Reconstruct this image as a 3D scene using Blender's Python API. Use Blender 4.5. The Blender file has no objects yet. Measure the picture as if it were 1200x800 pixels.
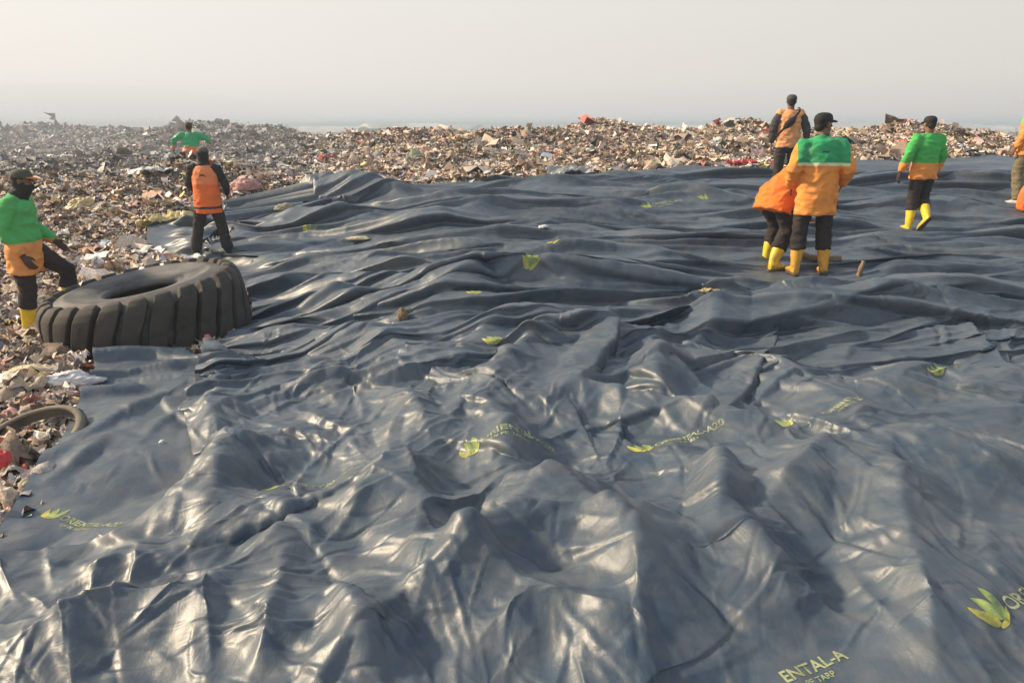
import bpy, bmesh, math, random
import numpy as np
from mathutils import Vector, Matrix, noise as mnoise
from mathutils.bvhtree import BVHTree

random.seed(7)
RNG = np.random.default_rng(11)
SC = bpy.context.scene
COL = SC.collection
rad = math.radians

# ------------------------------------------------------------------ camera model
CAMZ, PITCH, FPX = 1.6, rad(16.1), 880.0
cp_, sp_ = math.cos(PITCH), math.sin(PITCH)


def ray(px, py):
    dx, dy = (px - 600) / FPX, (py - 400) / FPX
    return np.array([dx, cp_ - dy * sp_, -sp_ - dy * cp_])


# ------------------------------------------------------------------ noise and terrain
def _hash(ix, iy, seed):
    h = (ix.astype(np.int64) * 374761393 + iy.astype(np.int64) * 668265263 + seed * 1274126177) & 0xFFFFFFFF
    h = ((h ^ (h >> 13)) * 1274126177) & 0xFFFFFFFF
    h = h ^ (h >> 16)
    return (h & 0xFFFF) / 65535.0 * 2 - 1


def vnoise(x, y, seed=0):
    x = np.asarray(x, float); y = np.asarray(y, float)
    ix, iy = np.floor(x), np.floor(y)
    fx, fy = x - ix, y - iy
    fx = fx * fx * fx * (fx * (fx * 6 - 15) + 10); fy = fy * fy * fy * (fy * (fy * 6 - 15) + 10)
    ix = ix.astype(np.int64); iy = iy.astype(np.int64)
    a = _hash(ix, iy, seed); b = _hash(ix + 1, iy, seed)
    c = _hash(ix, iy + 1, seed); d = _hash(ix + 1, iy + 1, seed)
    return (a * (1 - fx) + b * fx) * (1 - fy) + (c * (1 - fx) + d * fx) * fy


def tnoise(x, y, seed=0):
    """piecewise flat facets meeting in straight creases (linear interpolation on a jittered triangle lattice)"""
    x = np.asarray(x, float); y = np.asarray(y, float)
    x, y = x + .38 * vnoise(x * .9, y * .9, seed + 501), y + .38 * vnoise(x * .9 + 5, y * .9, seed + 502)
    a = x - y * 0.57735; b = y * 1.15470
    ia, ib = np.floor(a), np.floor(b)
    fa, fb = a - ia, b - ib
    ia = ia.astype(np.int64); ib = ib.astype(np.int64)
    up = fa + fb > 1
    h10 = _hash(ia + 1, ib, seed); h01 = _hash(ia, ib + 1, seed)
    h00 = _hash(ia, ib, seed); h11 = _hash(ia + 1, ib + 1, seed)
    lo = h00 + (h10 - h00) * fa + (h01 - h00) * fb
    hi = h11 + (h01 - h11) * (1 - fa) + (h10 - h11) * (1 - fb)
    return np.where(up, hi, lo)


_ty = np.concatenate([np.arange(0, 120, 0.1)])


def _table(pts):
    ys = [p[0] for p in pts]; zs = [p[1] for p in pts]
    t = np.interp(_ty, ys, zs)
    k = np.exp(-0.5 * (np.arange(-20, 21) / 8.0) ** 2); k /= k.sum()
    tp = np.concatenate([np.full(20, t[0]), t, np.full(20, t[-1])])
    return np.convolve(tp, k, 'valid')


PLAIN = -8.0
_TL = _table([(0, -.05), (3, -.12), (6, -.34), (7.5, -.5), (11.5, -.42), (14.5, .16), (20, .5), (26, .98), (31, 1.28), (36, .9), (50, -3), (80, PLAIN), (120, PLAIN)])
_TR = _table([(0, 0), (8.5, 0), (11, .02), (12.6, .3), (16, .76), (20, 1.05), (26, 1.33), (30, 1.32), (36, .6), (50, -3), (80, PLAIN), (120, PLAIN)])


def smooth(a, b, x):
    t = np.clip((x - a) / (b - a), 0, 1)
    return t * t * (3 - 2 * t)


def ground(x, y):
    x = np.asarray(x, float); y = np.asarray(y, float)
    w = smooth(0.02, -0.40, x / (np.maximum(y, 0) + 1.0))
    zl = np.interp(y, _ty, _TL); zr = np.interp(y, _ty, _TR)
    z = zl * w + zr * (1 - w)
    g = smooth(14, 24, y) * smooth(40, 32, y)
    z = z - 0.35 * g * smooth(.45, .75, x / np.maximum(y, 1)) - 0.16 * g * np.exp(-((x / np.maximum(y, 1) + .26) / .05) ** 2)
    return z


def hit(px, py, fn=None, zoff=0.0):
    """where the view ray through a pixel of the photograph meets the ground"""
    d = ray(px, py); fn = fn or ground
    t = np.arange(0.8, 60, 0.01)
    X, Y, Z = d[0] * t, d[1] * t, CAMZ + d[2] * t
    h = fn(X, Y) + zoff
    k = np.argmax(Z <= h)
    if not (Z <= h).any():
        k = len(t) - 1
    return float(X[k]), float(Y[k]), float(Z[k])


# ------------------------------------------------------------------ object helpers
def link(name, me, mat=None, parent=None):
    o = bpy.data.objects.new(name, me); COL.objects.link(o)
    if mat is not None and me is not None:
        for m in (mat if isinstance(mat, (list, tuple)) else [mat]):
            me.materials.append(m)
    if parent is not None:
        o.parent = parent
    return o


def tag(o, label=None, cat=None, group=None, kind=None):
    if label: o['label'] = label
    if cat: o['category'] = cat
    if group: o['group'] = group
    if kind: o['kind'] = kind
    return o


def empty(name, loc, rz=0.0):
    o = bpy.data.objects.new(name, None); COL.objects.link(o)
    o.empty_display_size = .2
    o.location = loc; o.rotation_euler = (0, 0, rz)
    return o


def np_mesh(name, V, faces, smooth_=True):
    """V (n,3); faces = list of (m,k) int arrays"""
    me = bpy.data.meshes.new(name)
    V = np.ascontiguousarray(V, dtype=np.float32)
    me.vertices.add(len(V)); me.vertices.foreach_set('co', V.ravel())
    nl = sum(f.size for f in faces); nf = sum(len(f) for f in faces)
    me.loops.add(nl); me.polygons.add(nf)
    me.loops.foreach_set('vertex_index', np.concatenate([f.ravel() for f in faces]).astype(np.int32))
    tot = np.concatenate([np.full(len(f), f.shape[1]) for f in faces]).astype(np.int32)
    st = np.concatenate([[0], np.cumsum(tot)[:-1]]).astype(np.int32)
    me.polygons.foreach_set('loop_start', st)
    if smooth_:
        me.polygons.foreach_set('use_smooth', np.ones(nf, dtype=bool))
    me.update(calc_edges=True)
    return me


def grid_faces(nv, nu):
    i = np.arange((nv - 1) * nu).reshape(nv - 1, nu)[:, :-1].ravel()
    return np.stack([i, i + 1, i + nu + 1, i + nu], 1)


def bm_mesh(name, bm, smooth_=True):
    me = bpy.data.meshes.new(name)
    bmesh.ops.recalc_face_normals(bm, faces=bm.faces[:])
    bm.to_mesh(me); bm.free()
    if smooth_:
        for p in me.polygons: p.use_smooth = True
    return me


# ------------------------------------------------------------------ materials
class NT:
    def __init__(s, name):
        s.m = bpy.data.materials.new(name); s.m.use_nodes = True
        s.t = s.m.node_tree; s.n = s.t.nodes; s.l = s.t.links
        s.b = s.n['Principled BSDF']; s.out = s.n['Material Output']

    def add(s, typ, **kw):
        n = s.n.new(typ)
        for k, v in kw.items():
            if k.startswith('i_'):
                key = k[2:]; key = int(key) if key.isdigit() else key.replace('_', ' ')
                n.inputs[key].default_value = v
            else:
                setattr(n, k, v)
        return n

    def link(s, a, b): s.l.new(a, b)

    def coord(s, scale=(1, 1, 1), rot=(0, 0, 0), what='Object'):
        tc = s.add('ShaderNodeTexCoord'); mp = s.add('ShaderNodeMapping')
        mp.inputs['Scale'].default_value = scale; mp.inputs['Rotation'].default_value = rot
        s.link(tc.outputs[what], mp.inputs['Vector'])
        return mp.outputs['Vector']

    def noise(s, vec, scale, detail=4, rough=.55, dist=0.0):
        n = s.add('ShaderNodeTexNoise'); s.link(vec, n.inputs['Vector'])
        n.inputs['Scale'].default_value = scale; n.inputs['Detail'].default_value = detail
        n.inputs['Roughness'].default_value = rough; n.inputs['Distortion'].default_value = dist
        return n.outputs['Fac']

    def ramp(s, fac, stops, interp='LINEAR'):
        r = s.add('ShaderNodeValToRGB'); r.color_ramp.interpolation = interp
        e = r.color_ramp.elements
        while len(e) < len(stops): e.new(.5)
        for k, (p, c) in enumerate(stops):
            e[k].position = p
            e[k].color = (c, c, c, 1) if isinstance(c, (int, float)) else (*c, 1)
        s.link(fac, r.inputs['Fac'])
        return r.outputs['Color']

    def mix(s, fac, a, b, blend='MIX'):
        n = s.add('ShaderNodeMix', data_type='RGBA', blend_type=blend)
        for sock, v in ((n.inputs[0], fac), (n.inputs[6], a), (n.inputs[7], b)):
            if hasattr(v, 'links'): s.link(v, sock)
            elif isinstance(v, (int, float)): sock.default_value = v
            else: sock.default_value = (*v, 1)
        return n.outputs[2]

    def math(s, op, a, b=0.0, clamp=False):
        n = s.add('ShaderNodeMath', operation=op, use_clamp=clamp)
        for sock, v in zip(n.inputs, (a, b)):
            if hasattr(v, 'links'): s.link(v, sock)
            else: sock.default_value = v
        return n.outputs[0]

    def bump(s, h, strength=.5, dist=.01, prev=None):
        b = s.add('ShaderNodeBump'); b.inputs['Strength'].default_value = strength
        b.inputs['Distance'].default_value = dist
        s.link(h, b.inputs['Height'])
        if prev is not None: s.link(prev, b.inputs['Normal'])
        return b.outputs['Normal']

    def set(s, color=None, rough=None, normal=None, spec=None, **kw):
        for k, v in (('Base Color', color), ('Roughness', rough), ('Normal', normal), ('Specular IOR Level', spec)):
            if v is None: continue
            if hasattr(v, 'links'): s.link(v, s.b.inputs[k])
            elif isinstance(v, (int, float)): s.b.inputs[k].default_value = v
            else: s.b.inputs[k].default_value = (*v, 1)
        for k, v in kw.items(): s.b.inputs[k.replace('_', ' ')].default_value = v
        return s.m
# ------------------------------------------------------------------ the tarpaulin: a draped sheet
HX0, HY0, HS = -13.0, 0.2, 0.025
HNX, HNY = 1120, 780
_gx = HX0 + HS * np.arange(HNX); _gy = HY0 + HS * np.arange(HNY)
GX, GY = np.meshgrid(_gx, _gy)
H0 = ground(GX, GY)
H = np.zeros_like(H0)
_dist = np.maximum(GY, 1.5)
# lumps of buried waste under the sheet
_near = smooth(7.5, 4, GY)
H += _near * (.060 * tnoise(GX / .95, GY / .9, 3) + .032 * tnoise(GX / .42, GY / .40, 4))
_far = 1 - _near
H += _far * (.085 * tnoise(GX / 3.4 + GY * .15, GY / 1.1 - GX * .10, 8) + .03 * tnoise(GX / 1.7, GY / .6 + GX * .12, 9))

HB = H; H = np.zeros_like(H0)      # H now collects the hand-laid folds


def ridge(pts, h, w, sharp=1.1):
    """a fold: polyline in photograph pixels laid on the ground, height h, half width w (metres)"""
    P = [hit(*p)[:2] for p in pts]
    n = len(P) - 1
    xs = [p[0] for p in P]; ys = [p[1] for p in P]
    i0 = max(0, int((min(xs) - 2 * w - HX0) / HS)); i1 = min(HNX, int((max(xs) + 2 * w - HX0) / HS) + 2)
    j0 = max(0, int((min(ys) - 2 * w - HY0) / HS)); j1 = min(HNY, int((max(ys) + 2 * w - HY0) / HS) + 2)
    if i1 <= i0 or j1 <= j0: return
    X = GX[j0:j1, i0:i1]; Y = GY[j0:j1, i0:i1]
    best = np.zeros_like(X)
    for k in range(n):
        ax, ay = P[k]; bx, by = P[k + 1]
        L2 = (bx - ax) ** 2 + (by - ay) ** 2 + 1e-9
        t = np.clip(((X - ax) * (bx - ax) + (Y - ay) * (by - ay)) / L2, 0, 1)
        d = np.hypot(X - ax - t * (bx - ax), Y - ay - t * (by - ay))
        s = (k + t) / n
        taper = np.minimum(1, 2.6 * np.minimum(s + .08, 1.08 - s))
        best = np.maximum(best, taper * np.maximum(0, 1 - d / w) ** sharp)
    H[j0:j1, i0:i1] += h * best


def peak(px, py, h, w, sharp=1.3):
    x, y, _ = hit(px, py)
    d = np.hypot(GX - x, GY - y)
    H[:] += h * np.maximum(0, 1 - d / w) ** sharp


# big folds of the foreground
ridge([(648, 578), (600, 640), (530, 690), (470, 720)], .13, .26)
ridge([(648, 580), (700, 630), (742, 668), (746, 740), (760, 810)], .15, .30)
peak(645, 585, .10, .30)
ridge([(470, 548), (440, 590), (395, 640)], .14, .30)
ridge([(470, 548), (500, 610), (478, 700)], .10, .24)
ridge([(262, 430), (250, 500), (262, 580), (240, 640)], .07, .20)
ridge([(-40, 800), (60, 765), (150, 735), (225, 735), (300, 780)], .14, .26)
ridge([(225, 735), (320, 660), (345, 625)], .10, .2)
ridge([(340, 660), (325, 740), (300, 810)], .10, .16)
ridge([(835, 555), (842, 600), (838, 650)], .12, .13)
ridge([(845, 625), (900, 700), (970, 770)], .11, .24)
ridge([(1000, 520), (940, 580), (880, 640)], .12, .26)
ridge([(1035, 545), (1050, 640), (1075, 740), (1100, 810)], .12, .25)
ridge([(1040, 525), (1120, 560), (1220, 600)], .14, .28)
ridge([(1130, 600), (1160, 700), (1150, 800)], .08, .28)
ridge([(560, 760), (620, 720), (680, 730)], .08, .2)
ridge([(390, 690), (420, 760), (430, 820)], .10, .22)
ridge([(60, 690), (140, 670), (220, 665)], .06, .2)
ridge([(540, 660), (560, 690), (585, 700)], .05, .1)
ridge([(890, 600), (1000, 610), (1100, 590)], .06, .3)
# middle
ridge([(762, 398), (768, 440), (778, 478)], .13, .22)
ridge([(660, 372), (580, 388), (530, 430)], .09, .3)
ridge([(640, 392), (610, 430), (575, 472)], .14, .25)
ridge([(640, 392), (700, 410), (765, 400)], .10, .3)
ridge([(672, 468), (740, 490), (850, 508)], .13, .26)
peak(676, 470, .08, .22)
ridge([(776, 500), (860, 515), (950, 540)], .11, .25)
ridge([(890, 420), (960, 480), (1030, 520)], .10, .3)
ridge([(250, 430), (330, 410), (440, 410), (520, 440)], .14, .4)
ridge([(460, 470), (490, 500), (510, 545)], .1, .25)
ridge([(560, 480), (590, 520), (600, 560)], .08, .25)
ridge([(1000, 470), (1080, 450), (1180, 455)], .1, .35)
ridge([(800, 385), (920, 375), (1060, 372), (1230, 380)], .17, .42)
ridge([(905, 352), (985, 338), (1120, 350), (1230, 345)], .12, .4)
ridge([(800, 425), (835, 380), (870, 340)], .10, .22)
# long far folds
ridge([(225, 352), (330, 348), (450, 345), (560, 362)], .16, .4)
ridge([(285, 372), (370, 368), (480, 372)], .12, .3)
ridge([(300, 330), (420, 318), (480, 322), (540, 330)], .14, .4)
ridge([(480, 395), (560, 345), (650, 345), (830, 332)], .14, .45)
ridge([(600, 312), (720, 308), (860, 318)], .14, .45)
ridge([(520, 300), (640, 285), (740, 290), (850, 285)], .16, .5)
ridge([(420, 280), (520, 272), (600, 250), (700, 252)], .18, .6)
ridge([(640, 262), (760, 250), (880, 235)], .18, .6)
ridge([(310, 262), (370, 262), (450, 268)], .2, .5)
ridge([(250, 246), (300, 238), (380, 226), (440, 228), (490, 236)], .34, .5)
ridge([(540, 232), (640, 224), (760, 212), (860, 208)], .18, .6)
ridge([(985, 300), (1060, 285), (1220, 278)], .12, .5)
ridge([(990, 255), (1100, 245), (1220, 262)], .15, .6)
ridge([(1000, 322), (1100, 318), (1230, 312)], .10, .4)
ridge([(980, 225), (1080, 215), (1220, 222)], .12, .7)
ridge([(225, 290), (260, 278), (300, 285)], .2, .35)
HFOLD = H * (1.32 - .22 * smooth(2.6, 5.5, GY) - .10 * smooth(6, 9, GY))
H = HB * 1.15 + .55 * HFOLD
HT = H0 + H

# places where people stand or things lie press the sheet down: (px, py of the spot, radius)
PRESS = []
FRIC = .9


def hlook(x, y, F):
    fx = np.clip((x - HX0) / HS, 0, HNX - 1.001); fy = np.clip((y - HY0) / HS, 0, HNY - 1.001)
    ix = fx.astype(np.int32); iy = fy.astype(np.int32)
    fx = fx - ix; fy = fy - iy
    return (F[iy, ix] * (1 - fx) + F[iy, ix + 1] * fx) * (1 - fy) + (F[iy + 1, ix] * (1 - fx) + F[iy + 1, ix + 1] * fx) * fy


def edge_table(px, closed=None):
    W = np.array([hit(*p)[:2] for p in px])
    o = np.argsort(W[:, 1])
    return W[o, 1], W[o, 0]


_ley, _lex = edge_table([(-420, 800), (-180, 700), (-20, 655), (110, 632), (200, 602), (233, 562), (216, 490), (236, 442), (250, 428),
                         (286, 395), (300, 375), (296, 345), (262, 316), (212, 305), (180, 300), (172, 285), (173, 264), (240, 250), (300, 243), (322, 233)])
_fe = np.array([hit(*p)[:2] for p in [(300, 241), (325, 226), (380, 221), (450, 220), (600, 213), (700, 206), (800, 196), (880, 197), (960, 190), (1060, 186), (1200, 183), (1400, 181)]])
YN = 0.95


class Sheet:
    """grid sheet; map (u,v) -> rest position, simulated position"""

    def __init__(s, xl, xr, yf, yn, gamma):
        s.xl, s.xr, s.yf, s.yn, s.g = xl, xr, yf, yn, gamma

    def rest(s, U, V):
        ratio = 14.0
        f = (ratio ** V - 1) / (ratio - 1)
        # far edge depends on x: a few fixed-point rounds
        y = s.yn + f * (s.yf(np.zeros_like(U)) - s.yn)
        for _ in range(6):
            x = s.xl(y) + U * (s.xr(y) - s.xl(y))
            y = s.yn + f * (s.yf(x) - s.yn)
        x = s.xl(y) + U * (s.xr(y) - s.xl(y))
        return x, y

    def inv(s, x, y):
        u = (x - s.xl(y)) / (s.xr(y) - s.xl(y))
        f = (y - s.yn) / (s.yf(x) - s.yn)
        v = np.log(np.clip(f, 0, 1) * 13 + 1) / np.log(14.0)
        return u, v

    def simulate(s, levels, F, seed, ex, ey, off=.006):
        rng = np.random.default_rng(seed)
        P = None
        for li, (nu, nv, iters, bend, em) in enumerate(levels):
            U, V = np.meshgrid(np.linspace(0, 1, nu), np.linspace(0, 1, nv))
            x, y = s.rest(U, V)
            R = np.stack([x, y, hlook(x, y, H0)]).astype(np.float32)
            cell = np.hypot(np.gradient(x, axis=1), 0) + np.abs(np.gradient(y, axis=0))
            if P is None:
                P = np.stack([x, y, hlook(x, y, F) + .02 + .25 * cell * rng.standard_normal(x.shape)]).astype(np.float32)
            else:
                pv, pu = P.shape[1:]
                fu = np.linspace(0, pu - 1.0001, nu); fv = np.linspace(0, pv - 1.0001, nv)
                iu = fu.astype(int); iv = fv.astype(int); a = (fu - iu).astype(np.float32); b = (fv - iv).astype(np.float32)[:, None]
                P = (P[:, iv][:, :, iu] * (1 - a) + P[:, iv][:, :, iu + 1] * a) * (1 - b) + (P[:, iv + 1][:, :, iu] * (1 - a) + P[:, iv + 1][:, :, iu + 1] * a) * b
                P = np.ascontiguousarray(P, dtype=np.float32)
                P[2] += .10 * cell * rng.standard_normal(x.shape)
            EX = (1 + em * ex(x, y)).astype(np.float32); EY = (1 + em * ey(x, y)).astype(np.float32)

            def rl(di, dj):
                A = R[:, :nv - dj, max(0, -di):nu - max(0, di)]
                B = R[:, dj:, max(0, di):nu - max(0, -di)]
                d = B - A
                e1 = EX[:nv - dj, max(0, -di):nu - max(0, di)]; e2 = EY[:nv - dj, max(0, -di):nu - max(0, di)]
                return np.sqrt((d[0] * e1) ** 2 + (d[1] * e2) ** 2 + d[2] ** 2)
            C = []

            def addc(di, dj, k, push=True):
                L = rl(di, dj)
                a0 = max(0, -di)
                st = 2 * max(abs(di), dj)
                half = st // 2
                ax = 1 if dj >= abs(di) and dj > 0 else 2
                nn = L.shape[0] if ax == 1 else L.shape[1]
                for c in range(st // half if half > 0 else 1):
                    for o in range(half):
                        s0 = c * half + o
                        if s0 >= nn: continue
                        if ax == 1:
                            rows = slice(s0, nn, st)
                            nr = len(range(s0, nn, st))
                            A = (slice(None), slice(s0, s0 + st * nr, st) if False else rows, slice(a0, a0 + L.shape[1]))
                            A = (slice(None), slice(s0, min(nn, nv), st), slice(a0, a0 + L.shape[1]))
                            B = (slice(None), slice(s0 + dj, nn + dj, st), slice(a0 + di, a0 + di + L.shape[1]))
                            C.append((A, B, np.ascontiguousarray(L[s0:nn:st]), k, push))
                        else:
                            A = (slice(None), slice(0, L.shape[0]), slice(s0, nn, st))
                            B = (slice(None), slice(dj, dj + L.shape[0]), slice(s0 + di, nn + di, st))
                            C.append((A, B, np.ascontiguousarray(L[:, s0:nn:st]), k, push))
            addc(1, 0, 1.0); addc(0, 1, 1.0); addc(1, 1, .6); addc(-1, 1, .6)
            addc(2, 0, bend); addc(0, 2, bend)
            if bend > 0:
                addc(4, 0, bend * .5); addc(0, 4, bend * .5)
            grav = (.05 * np.minimum(cell, .2)).astype(np.float32)
            for it in range(iters):
                P0 = P.copy()
                P[2] -= grav
                for A, B, L, k, push in C:
                    a = P[A]; b = P[B]
                    d = b - a
                    l = np.sqrt((d * d).sum(0)) + 1e-9
                    q = (.5 * k) * (l - L) / l
                    d *= q
                    a += d; b -= d
                h = hlook(P[0], P[1], F) + off
                low = P[2] < h
                P[2] = np.where(low, h, P[2])
                P[0] = np.where(low, P0[0] + FRIC * (P[0] - P0[0]), P[0])
                P[1] = np.where(low, P0[1] + FRIC * (P[1] - P0[1]), P[1])
                for bsl in ((slice(0, 1), slice(None)), (slice(-1, None), slice(None)), (slice(None), slice(0, 1)), (slice(None), slice(-1, None))):
                    P[(slice(0, 2),) + bsl] = P0[(slice(0, 2),) + bsl]
                for (qx, qy, qr, qz) in PRESS:
                    w = np.exp(-((P[0] - qx) ** 2 + (P[1] - qy) ** 2) / (qr * qr))
                    top = qz + .5 * (1 - w) ** 2
                    P[2] = np.minimum(P[2], np.where(w > .02, top, 1e9))
        s.P = P; s.nu, s.nv = P.shape[2], P.shape[1]
        return P

    def at(s, x, y):
        """deformed position + normal for rest coordinates"""
        u, v = s.inv(np.asarray(x, float), np.asarray(y, float))
        fu = np.clip(u, 0, 1) * (s.nu - 1.0001); fv = np.clip(v, 0, 1) * (s.nv - 1.0001)
        iu = fu.astype(int); iv = fv.astype(int); a = fu - iu; b = fv - iv
        P = s.P
        p = (P[:, iv, iu] * (1 - a) + P[:, iv, iu + 1] * a) * (1 - b) + (P[:, iv + 1, iu] * (1 - a) + P[:, iv + 1, iu + 1] * a) * b
        n = (s.N[:, iv, iu] * (1 - a) + s.N[:, iv, iu + 1] * a) * (1 - b) + (s.N[:, iv + 1, iu] * (1 - a) + s.N[:, iv + 1, iu + 1] * a) * b
        n = n / (np.sqrt((n * n).sum(0)) + 1e-9)
        return p, n

    def normals(s):
        du = np.gradient(s.P, axis=2); dv = np.gradient(s.P, axis=1)
        n = np.cross(du, dv, axis=0)
        s.N = n / (np.sqrt((n * n).sum(0)) + 1e-12)


def ridged(x, y, seed):
    return 1 - 2 * np.abs(vnoise(x, y, seed))


def q01(q):
    return smooth(-.5, .5, q)


def blur(A, k):
    for _ in range(k):
        B = np.pad(A, ((0, 0), (1, 1), (0, 0)), 'edge'); A = (B[:, :-2] + 2 * B[:, 1:-1] + B[:, 2:]) / 4
        B = np.pad(A, ((0, 0), (0, 0), (1, 1)), 'edge'); A = (B[:, :, :-2] + 2 * B[:, :, 1:-1] + B[:, :, 2:]) / 4
    return A


def creases(sh, x, y, n):
    """straight folds of stiff film: a sharp crest, one gentle and one steep flank"""
    rng = np.random.default_rng(77)
    ymin, ymax = y.min(1), y.max(1)
    add = np.zeros_like(x); lapx = np.zeros_like(x); lapy = np.zeros_like(x)
    for k in range(n):
        yy = 1.3 * (15 / 1.3) ** rng.random(); xx = rng.uniform(-.78, .78) * (yy + .5)
        far = float(smooth(3.0, 7.0, np.array(yy)))
        if rng.random() < .80 * (1 - smooth(2.6, 5.5, np.array(yy))): continue
        L = rng.uniform(.4, 1.4) * (1 + 2.0 * far); w = rng.uniform(.045, .14) * (1 + 1.5 * far); h = w * rng.uniform(.16, .36) * (1 + 1.1 * far)
        steep = rng.uniform(.3, .6) * (1 - far) + far * rng.uniform(.12, .30)
        if far > .5:      # a long lap of sheet: gentle back, steep front
            L *= rng.uniform(1.0, 2.2); w *= rng.uniform(1.2, 2.4); h *= 1.15
        steep = max(steep, .0085 * yy / w)
        a = rng.uniform(0, math.pi) * (1 - far) + far * rng.normal(.0, .16)
        if rng.random() < .5 and far < .5: a = rng.normal(-.9, .35)
        ca, sa = math.cos(a), math.sin(a)
        r0 = np.searchsorted(ymax, yy - L - w); r1 = np.searchsorted(ymin, yy + L + w)
        if r1 <= r0: continue
        X = x[r0:r1] - xx; Y = y[r0:r1] - yy
        c0 = np.argmax((np.abs(X) < L + w).any(0)); cc = (np.abs(X) < L + w).any(0)
        if not cc.any(): continue
        c1 = len(cc) - np.argmax(cc[::-1])
        X = X[:, c0:c1]; Y = Y[:, c0:c1]
        s = (X * ca + Y * sa) / (L * .5); t = (-X * sa + Y * ca)
        bend = rng.normal(0, .10 - .04 * far) * L
        t = (t + bend * s * s) / w
        flip = -1 if (far > .5 or rng.random() < .5) else 1
        t = t * flip
        prof = np.where(t > 0, 1 - t / steep, 1 + t) if flip < 0 else np.where(t > 0, 1 - t, 1 + t / steep)
        e = np.clip(prof, 0, 1) * np.clip(1 - np.abs(s), 0, 1) ** .6
        blk = add[r0:r1, c0:c1]
        np.maximum(blk, h * e, out=blk)
        val = h * e * (rng.uniform(.3, 1.25) if far > .5 else rng.uniform(0, .75))
        bx, by = lapx[r0:r1, c0:c1], lapy[r0:r1, c0:c1]
        up = val > np.hypot(bx, by)
        bx[up] = val[up] * sa; by[up] = -val[up] * ca
    nz = blur(sh.normals() or sh.N, 4); nz /= np.sqrt((nz * nz).sum(0)); nz = nz * .6; nz[2] += .4
    w = np.ones_like(x)
    for (qx, qy, qr, qz) in PRESS: w *= 1 - .9 * np.exp(-((x - qx) ** 2 + (y - qy) ** 2) / (qr * qr))
    add = blur(add[None], 1)[0]
    w *= 1 - .9 * smooth(9.5, 10.5, y) * smooth(.7, .2, x - sh.xl(y))
    sh.P = sh.P + nz * (add * w)
    sh.P[:2] += blur(np.stack([lapx, lapy]), 1) * w


def fine_creases(sh, x, y, n):
    """the small hard creases of crumpled film close to the camera"""
    rng = np.random.default_rng(131)
    ymin, ymax = y.min(1), y.max(1)
    add = np.zeros_like(x)
    for k in range(n):
        yy = 1.4 * (6.5 / 1.4) ** rng.random(); xx = rng.uniform(-.75, .75) * (yy + .4)
        if vnoise(np.array(xx / .6), np.array(yy / .6), 91) < rng.uniform(-.6, .2): continue
        L = rng.uniform(.08, .42) * (.7 + .2 * yy); w = rng.uniform(.010, .026) * (.6 + .25 * yy); h = w * rng.uniform(.18, .42) * rng.choice([1, 1, -1])
        a = 2.6 * float(vnoise(np.array(xx / .9), np.array(yy / .9), 92)) + rng.normal(0, .45)
        ca, sa = math.cos(a), math.sin(a)
        r0 = np.searchsorted(ymax, yy - L * .6 - w); r1 = np.searchsorted(ymin, yy + L * .6 + w)
        if r1 <= r0: continue
        m = (np.abs(x[r0:r1] - xx) < L * .6 + w).any(0)
        if not m.any(): continue
        c0 = np.argmax(m); c1 = len(m) - np.argmax(m[::-1])
        X = x[r0:r1, c0:c1] - xx; Y = y[r0:r1, c0:c1] - yy
        s = (X * ca + Y * sa) / (L * .5); t = (-X * sa + Y * ca + rng.normal(0, .06) * L * s * s) / w
        e = np.clip(np.where(t > 0, 1 - t / .5, 1 + t), 0, 1) * np.clip(1 - np.abs(s), 0, 1) ** .7
        add[r0:r1, c0:c1] += h * e
    sh.normals()
    sh.P = (sh.P + blur(sh.N, 2) * add).astype(np.float32)
    sh.normals()


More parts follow.
